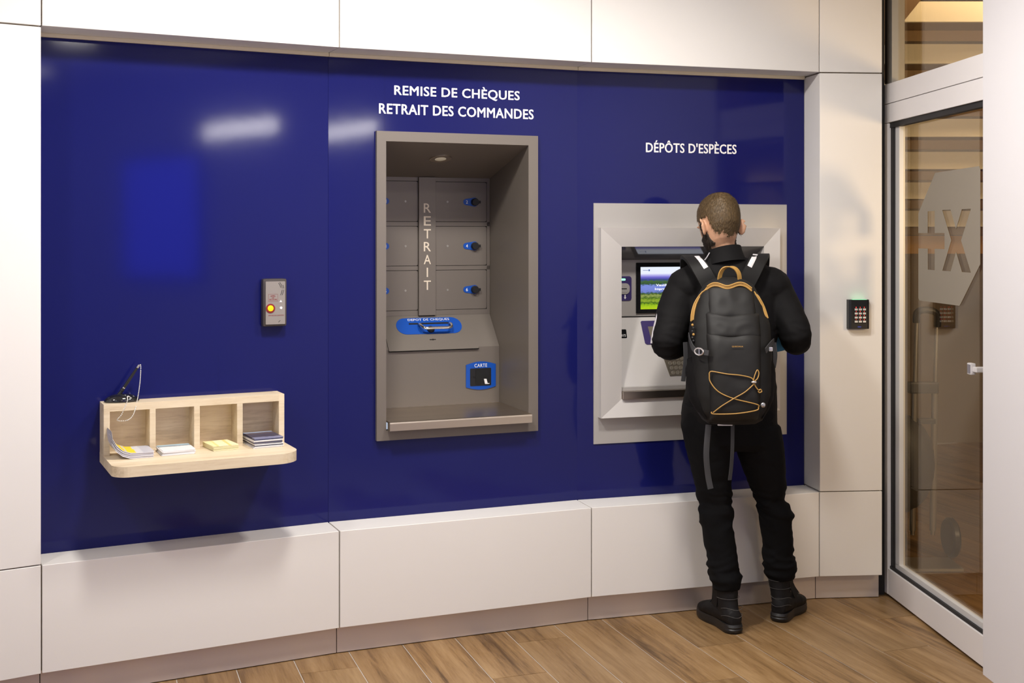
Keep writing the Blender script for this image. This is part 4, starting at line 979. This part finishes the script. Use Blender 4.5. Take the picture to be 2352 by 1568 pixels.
pocket('upper_panel', -.088, .088, .395, .520, .010, M_pack2, nz=14)
pocket('upper_pocket', -.101, .101, .325, .412, .016, M_pack2, nz=14, sag=.004)
pocket('lower_pocket', -.104, .100, .018, .345, .022, M_pack2, sag=.002)
yp = lambda x, z: yf(x, z)-.0245
# side pockets
for s in (-1, 1):
    rr = []
    for k in range(15):
        z = .02+.24*k/14; w = zi(z, 1); r = []
        for j in range(13):
            a = math.radians(-70+155*j/12); x = s*(w*.80+(.045 if k < 13 else .038)*math.cos(a)*(.45+.55*min(1, k/4))); y = yc(z)+.0+.07*math.sin(a); r.append(Vector((x, y, z-.05*(j/12) if k > 10 else z)))
        rr.append(r)
    MB().loft(rr, closed=False).build('side_pocket', M_mesh, bp, True)
# zips
for pts in ([(-.146, .385), (-.142, .418), (-.128, .457), (-.100, .496), (-.074, .519), (-.050, .522), (-.014, .512), (.029, .524), (.055, .520), (.079, .503)], [(.095, .490), (.108, .468), (.122, .440), (.134, .398)]):
    P = [Vector((x, yf(x, z)-.0035-(.010 if abs(x) < .085 else 0), z)) for x, z in pts]
    S = spline(P, 6)
    for dz in (-.0055, .0, .0055): MB().tube([p+Vector((dz*(.9 if p.x < 0 else -.9) if abs(p.x) > .09 else 0, -.001 if dz else 0, dz if abs(p.x) < .10 else dz*.5)) for p in S], .0030 if dz else .0022, 6).build('zip_tape' if dz else 'zip_teeth', M_gold, bp, True)
# carry loop
MB().ribbon(spline([(-.037, .055, .530), (-.033, .052, .560), (-.021, .050, .581), (.002, .050, .588), (.024, .050, .581), (.038, .052, .561), (.042, .055, .532)], 5), .021, .004, (.8, .6, 0)).build('carry_loop', M_gold, bp, True)
# elastic cord
def on(pts, lift=.003): return [Vector((x, yp(x, z)-lift, z)) for x, z in pts]
cord = [(.061, .172), (.050, .184), (.011, .193), (-.040, .198), (-.090, .206), (-.100, .201), (-.101, .192), (-.098, .168), (-.070, .133), (-.015, .108), (.071, .086), (.079, .075), (.069, .063), (-.006, .052), (-.085, .049), (-.093, .057)]
MB().tube(spline(on(cord), 6), .0022, 6).build('elastic_cord', M_gold, bp, True)
MB().tube(spline(on([(-.088, .054), (-.058, .080), (-.015, .108), (.028, .133), (.061, .161)], .0045), 6), .0022, 6).build('elastic_cord', M_gold, bp, True)
MB().tube(spline(on([(.059, .174), (.066, .196), (.075, .212), (.081, .200), (.075, .181), (.062, .170)], .004), 6), .0020, 6).build('elastic_cord', M_gold, bp, True)
MB().tube(spline(on([(.063, .161), (.069, .149), (.079, .138), (.086, .141), (.091, .133), (.082, .129), (.077, .134)], .004), 6), .0022, 6).build('elastic_cord', M_gold, bp, True)
MB().ell(on([(.061, .168)], .006)[0], (.011, .006, .005), None, 12, 8).build('cord_stopper', mat('pale_metal', (.65, .63, .6), .25, metal=.8), bp, True)
MB().ell(on([(.097, .082)], .004)[0], (.010, .006, .010), None, 12, 8).build('pendant', mat('silver_charm', (.45, .45, .47), .2, metal=.9), bp, True)
text_mesh('lettering', 'QUECHUA', .042, .0062, M_gold, bp, (.004, yp(.004, .297)-.0035, .297), bold=.012, th=.0012)
# shoulder straps
sL = [(.7733, 4.655, 1.360), (.7495, 4.662, 1.405), (.7250, 4.690, 1.448), (.7140, 4.760, 1.470), (.7160, 4.850, 1.462), (.7302, 4.935, 1.390), (.7421, 4.955, 1.271), (.735, 4.90, 1.10), (.715, 4.75, .97), (.705, 4.64, .93)]
sR = [(.9050, 4.655, 1.360), (.9310, 4.662, 1.408), (.9600, 4.690, 1.455), (.9880, 4.760, 1.477), (1.010, 4.850, 1.466), (1.0226, 4.935, 1.390), (1.0123, 4.955, 1.271), (1.010, 4.90, 1.10), (1.00, 4.75, .97), (.965, 4.64, .93)]
for S, sg in ((sL, -1), (sR, 1)):
    P = [Vector(p)-Vector(BO) for p in S]; Q = spline(P, 5); n = len(Q)
    MB().ribbon(Q[:32], [.068]*26+[.06, .055, .05, .045, .04, .035], .016, (1, .15*sg, 0)).build('shoulder_strap', M_pack, bp, True)
    MB().ribbon(Q[31:], .022, .003, (1, .3, 0)).build('adjuster_webbing', M_web, bp, True)
    R = [Q[k]+Vector((-sg*.017, -.0085 if k < 12 else 0, .0085)) for k in range(7, 15)]
    MB().ribbon(R, .019, .002, (1, .15*sg, 0)).build('reflective_strip', M_refl, bp, True)
# webbing and buckles
MB().ribbon(spline([(-.092, -.03, -.003), (-.101, -.035, -.109), (-.094, -.03, -.191), (-.084, -.03, -.244)], 6), .022, .0025, (1, .1, 0)).build('hanging_strap', M_web, bp, True)
MB().ribbon(spline([(-.001, -.03, .004), (-.004, -.04, -.093), (-.007, -.035, -.159), (-.012, -.03, -.211)], 6), .016, .0025, (1, .5, 0)).build('hanging_strap', M_web, bp, True)
MB().box(-.060, -.005, -.05, -.035, -.004, .006, .002).build('base_buckle', M_refl, bp)
MB().ribbon(spline([(-.158, .03, .33), (-.158, -.02, .305), (-.146, -.055, .280), (-.104, -.108, .274)], 6), .020, .003, (0, .2, 1)).build('compression_strap', M_web, bp, True)
ring_ = [(-.136+.014*math.cos(a), -.082-.014*math.cos(a)*.9, .277+.0125*math.sin(a)) for a in [2*PI*k/16 for k in range(16)]]
MB().tube(ring_, .0030, 6, closed=True).box(-.138, -.134, -.086, -.080, .266, .288).build('strap_buckle', mat('silver_buckle', (.72, .70, .68), .25, metal=.9), bp, True)
MB().ribbon(spline([(.112, -.085, .280), (.140, -.04, .300), (.163, .01, .308), (.168, .05, .30)], 5), .020, .003, (0, .2, 1)).build('compression_strap', M_web, bp, True)
MB().box(.128, .142, -.066, -.054, .276, .292, .003).build('strap_buckle', MATS['silver_buckle'], bp)
MB().ribbon(spline([(.168, .03, .30), (.172, .03, .25), (.166, .03, .205)], 5), .018, .003, (1, .3, 0)).build('side_webbing', M_web, bp, True)
MB().ribbon(spline([(-.168, .05, .30), (-.166, .05, .237), (-.171, .05, .190), (-.176, .05, .150)], 5), .018, .003, (1, .3, 0)).build('side_webbing', M_web, bp, True)
for k in range(6): MB().ell((-.152+.004*(k % 2), -.028, .372-.012*k), (.005, .005, .005), None, 8, 6).build('zip_pull', M_gold if k % 3 == 0 else M_black, bp, True)
